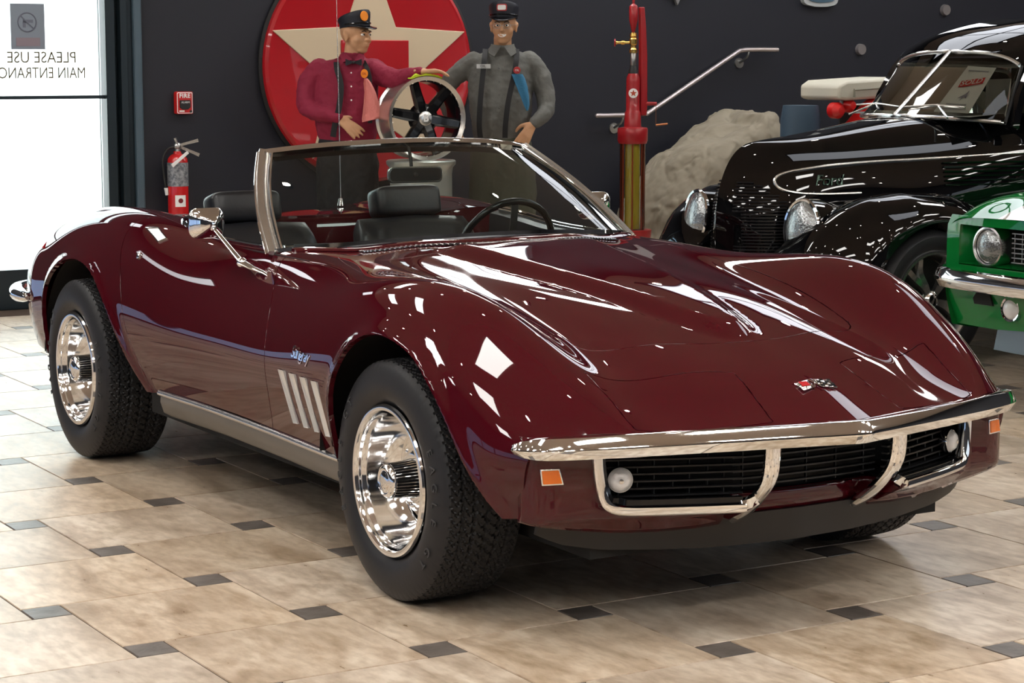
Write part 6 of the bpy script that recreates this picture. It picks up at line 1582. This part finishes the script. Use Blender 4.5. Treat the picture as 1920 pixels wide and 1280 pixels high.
# ================================================================== COVERED CAR AND ENGINE BEHIND THE BLACK COUPE
FTX = bpy.data.textures.new('folds', 'CLOUDS'); FTX.noise_scale = .28; FTX.noise_depth = 4
g = G(); rings = []
prof_ = [(4.40,.02),(4.42,.20),(4.50,.42),(4.62,.62),(4.78,.80),(4.97,.93),(5.16,1.02),(5.34,1.125),(5.42,1.06),(5.48,.95),(5.9,.86),(6.5,.84),(7.2,.80),(7.8,.60),(7.9,.02)]
pq = cr([(y, z, 0) for y, z in prof_], 14)
def foldz(x, y, z):
    ph = atan2(z-1.12, y-5.42-.3*(x+6.5)); n = sin(ph*13+2.2*sin(3*x+2*y)+9*x)+.6*sin(ph*27+5*sin(4*y-3*x)+4*x)
    return .034*n*min(1, hypot(z-1.1, y-5.4)*3)
for i, x in enumerate(np.linspace(-7.08, -6.28, 90)):
    e = abs((x+6.68)/.41); f = (1-min(1, e)**12)**.5
    rings.append([(x, 6.0+(p.x-6.0)*(.93+.07*f)+foldz(x+.7, p.y, p.x*.4)*f, max(.015, p.y*(.12+.88*f)+foldz(x, p.x, p.y)*f)) for p in pq])
MCV = mat('beige_canvas', (.235, .205, .155), .9, bump=(7, 1.0))
for n_ in MCV.node_tree.nodes:
    if n_.type == 'TEX_NOISE': n_.noise_type = 'RIDGED_MULTIFRACTAL'; n_.inputs['Distortion'].default_value = .8
    if n_.type == 'BUMP': n_.inputs['Distance'].default_value = .035
g.rings(rings, closed=False); CV = obj('car_cover', g, MCV, None, smooth=180, subd=1)
d = CV.modifiers.new('d', 'DISPLACE'); d.texture = FTX; d.strength = .05; d.mid_level = .5; d.texture_coords = 'GLOBAL'
d = CV.modifiers.new('e', 'DISPLACE'); FT2 = bpy.data.textures.new('creases', 'MARBLE'); FT2.noise_scale = .16; FT2.turbulence = 9; FT2.marble_type = 'SHARP'; d.texture = FT2; d.strength = .012; d.mid_level = .5; d.texture_coords = 'GLOBAL'
tag(CV, 'crumpled beige canvas cover draped over a vehicle against the dark wall', 'car cover')
ER = mat('engine_red', (.55, .012, .012), .35, coat=.4); ECR = mat('cream_enamel', (.52, .50, .42), .45)
EN = thing('display_engine', 'red engine with a long cream air-cleaner box behind the black car', 'engine', (-5.30, 5.32, 0), radians(90))
# local x -> +y world (to the right), local y -> -x world (away)
def ep(name, g, m, **k): return obj(name, g, m, EN, **k)
g = G(); 
for x, y in ((-.28, .25), (-.28, -.25), (.30, .25), (.30, -.25)): g.cyl((x, y, 0), (x, y, .62), .03)
g.box((0, 0, .62), (.75, .6, .05)); ep('stand', g, P['black'])
g = G(); g.rbox((.05, 0, .93), (.50, .30, .52), .04); ep('engine_block', g, P['black'])
g = G(); g.sweep([(-.40, -.12, .90), (-.33, -.18, 1.02), (-.20, -.20, 1.14), (-.06, -.17, 1.22)], [(-.075,-.06),(.075,-.06),(.085,.04),(.03,.07),(-.05,.07)], up=[(0, -1, 0)]*4, scale=[.7, .95, 1.05, 1.0]); ep('red_cover', g, ER, bevel=.012)
for x, z, r in ((-.43, 1.165, .050), (-.34, 1.195, .044)):
    g = G(); g.lathe([(0, .05), (r*.5, .045), (r, .01), (r, -.04), (0, -.05)], 20, Matrix.Translation((x, -.14, z)) @ Matrix.Rotation(pi/2, 4, 'X')); ep('red_pulley', g, ER)
g = G(); g.cyl((.06, -.15, 1.185), (.36, -.15, 1.17), .045, .042, 20); g.ell((.06, -.15, 1.185), (.03, .06, .06)); ep('chrome_tube', g, P['chrome2'])
g = G()
sec = [[(-.46, y, z) for y, z in ((-.19, 1.235), (.19, 1.235), (.19, 1.315), (-.19, 1.315))], [(-.40, y, z) for y, z in ((-.20, 1.225), (.20, 1.225), (.20, 1.345), (-.20, 1.345))], [(.02, y, z) for y, z in ((-.21, 1.245), (.21, 1.245), (.21, 1.365), (-.21, 1.365))], [(.42, y, z) for y, z in ((-.19, 1.235), (.19, 1.235), (.19, 1.33), (-.19, 1.33))]]
g.rings(sec, caps=True); ac = ep('air_cleaner', g, ECR, bevel=.018)
g = G(); g.tube([(-.37, -.225, 1.245), (-.37, -.225, 1.290), (-.06, -.228, 1.305), (-.05, -.228, 1.25)], .008, 6); obj('air_box_grip', g, mat('khaki_trim', (.22, .21, .16), .5), ac)
g = G(); g.tube([(-.05, -.24, 1.315), (-.03, -.24, 1.25), (.06, -.24, 1.24)], .010, 8); obj('chrome_bracket', g, P['chrome'], ac)
for x in (-.39, -.33, -.05, .06, .15, .26):
    g = G(); g.cyl((x, -.13, 1.15), (x, -.13, 1.235), .013, .011, 10); ep('intake_stub', g, P['steel'])
g = G(); g.lathe([(.0, .20), (.15, .2), (.17, .17), (.17, -.17), (.15, -.2), (0, -.2)], 28, Matrix.Translation((-.60, .0, .60)) @ Matrix.Diagonal((.72, .72, 2.98, 1))); g = g
o = obj('blue_drum', g, mat('slate_blue_paint', (.030, .060, .095), .55), None); o.location = EN.location; o.rotation_euler = EN.rotation_euler
g2 = G(); 
o.data.transform(Matrix.Identity(4)); tag(o, 'dark slate-blue barrel standing left of the red engine', 'barrel')

# ================================================================== CAMERA
cam = bpy.data.cameras.new('camera'); co_ = bpy.data.objects.new('camera', cam); COL.objects.link(co_)
yaw, pit = radians(149.445361), radians(-7.5234)
fwd = Vector((cos(yaw)*cos(pit), sin(yaw)*cos(pit), sin(pit)))
co_.location = (5.09705511, -3.46546313, 1.47326504)
co_.rotation_euler = fwd.to_track_quat('-Z', 'Y').to_euler()
cam.sensor_width = 36; cam.lens = 36*4003.05/1920; cam.clip_start = .1; cam.clip_end = 200
SC.camera = co_
vs_ = SC.view_settings; vs_.view_transform = 'Standard'; vs_.look = 'None'; vs_.gamma = 1; vs_.use_curve_mapping = False; vs_.exposure = .48
